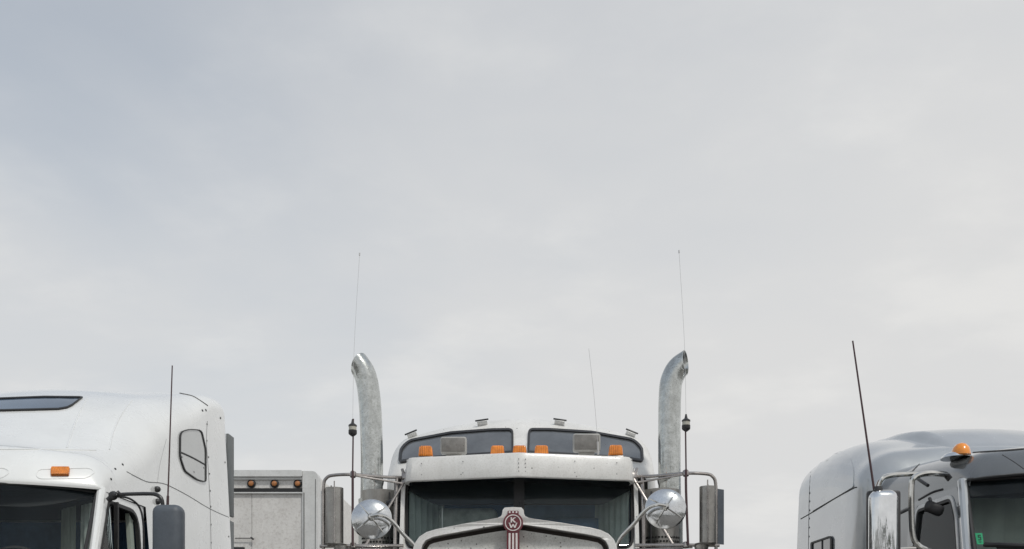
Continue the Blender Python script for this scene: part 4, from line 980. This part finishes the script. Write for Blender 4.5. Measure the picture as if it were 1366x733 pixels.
    shell(hr, 0.9, X0, cap=False, capfront=True).build('hood', M_DUSTY, root)
    # emblem on the front of the surround
    ex, ez = hp(684.3, 698); ey = Yh - 0.002
    ef = lambda u, v, d: lp(ex + u * kx, ey + d, ez + v * kx)
    em = MB()
    em.prism([(13.3 * math.cos(a), 13.3 * math.sin(a)) for a in [2 * math.pi * i / 40 for i in range(40)]], ef, -0.012, 0.03)
    em.prism([(-8.2, -11), (8.2, -11), (9.2, -75), (-9.2, -75)], ef, -0.009, 0.04)
    em.prism([(-7.4, 10), (-7.4, 15), (-6.4, 16.0), (6.4, 16.0), (7.4, 15), (7.4, 10)], ef, -0.009, 0.03)
    e = em.build('emblem', M_RED, root, smooth=False)
    rg = MB(); rg.plate([(10.9 * math.cos(a), 10.9 * math.sin(a)) for a in [2 * math.pi * i / 40 for i in range(40)]], [[(9.7 * math.cos(a), 9.7 * math.sin(a)) for a in [2 * math.pi * i / 40 for i in range(40)]]], ef, -0.0145, -0.01)
    rg.build('emblem_ring', M_PALE, e, smooth=False)
    for x in (-4.6, 0, 4.6):
        sp = MB(); sp.prism([(x - 1.25, -13.8), (x + 1.25, -13.8), (x * 1.1 + 1.35, -74), (x * 1.1 - 1.35, -74)], ef, -0.012, -0.007)
        sp.build('emblem_stripe', M_PALE, e, smooth=False)
        MB().prism([(x - 1.1, 13.0), (x - 1.1, 15.4), (x + 1.1, 15.4), (x + 1.1, 13.0)], ef, -0.012, -0.007).build('emblem_tab', M_PALE, e, smooth=False)
    def letter(strokes):
        lt = MB()
        for j, (a, b, wdt) in enumerate(strokes):
            A, B = Vector(a), Vector(b); nn = Vector((-(B - A).y, (B - A).x)).normalized() * wdt / 2
            lt.prism([tuple(A + nn), tuple(A - nn), tuple(B - nn), tuple(B + nn)], ef, -0.0155 - 0.0004 * j, -0.011)
        lt.build('emblem_letter', M_PALE, e, smooth=False)
    def serif(*pts): return [((x - 1.1, y), (x + 1.1, y), 0.8) for x, y in pts]
    letter([((-2.3, 6.6), (-2.3, 0.6), 1.75), ((-1.8, 3.2), (2.3, 6.7), 1.6), ((-0.9, 3.8), (2.6, 0.5), 1.75)] + serif((-2.3, 6.6), (-2.3, 0.6), (2.4, 6.6), (2.6, 0.5)))
    letter([((-4.7, -0.6), (-2.5, -6.8), 1.75), ((-2.5, -6.8), (0, -2.2), 1.6), ((0, -2.2), (2.5, -6.8), 1.75), ((2.5, -6.8), (4.7, -0.6), 1.6)] + serif((-4.7, -0.6), (4.7, -0.6)))
    # lower front end and running gear, below the frame of the photograph
    MB().box(lp(0, 5.1, 0.5), (2.4, 0.12, 0.42), 0.04).build('bumper', M_CHROME, root)
    for s in (1, -1):
        MB().box(lp(s * 0.86, 5.75, 1.12), (0.5, 1.3, 0.34), 0.14, seg=4).build('fender', M_DUSTY, root)
        MB().lathe([(0.10, 0), (0.11, 0.1), (0.06, 0.2), (0, 0.21)], lp(s * 0.82, 5.12, 1.05), (0, 1, 0), 20).build('headlight', M_CHROME, root)
        MB().lathe([(0.19, 0), (0.2, 0.04), (0.2, 0.7), (0.14, 0.78), (0, 0.8)], lp(s * 1.05, 7.05, 1.05), (0, 0, 1), 24).build('air_cleaner', M_CHROME, root)
        wheel(root, X0 + s * 1.0, 5.75)
        for y in (11.2, 12.5): wheel(root, X0 + s * 0.95, y, 0.52, 0.5)
    MB().box(lp(0, 9.0, 0.85), (0.9, 7.8, 0.25)).build('chassis', M_DARK, root)
    root.rotation_euler.z = R(-1.16)
build_centre()
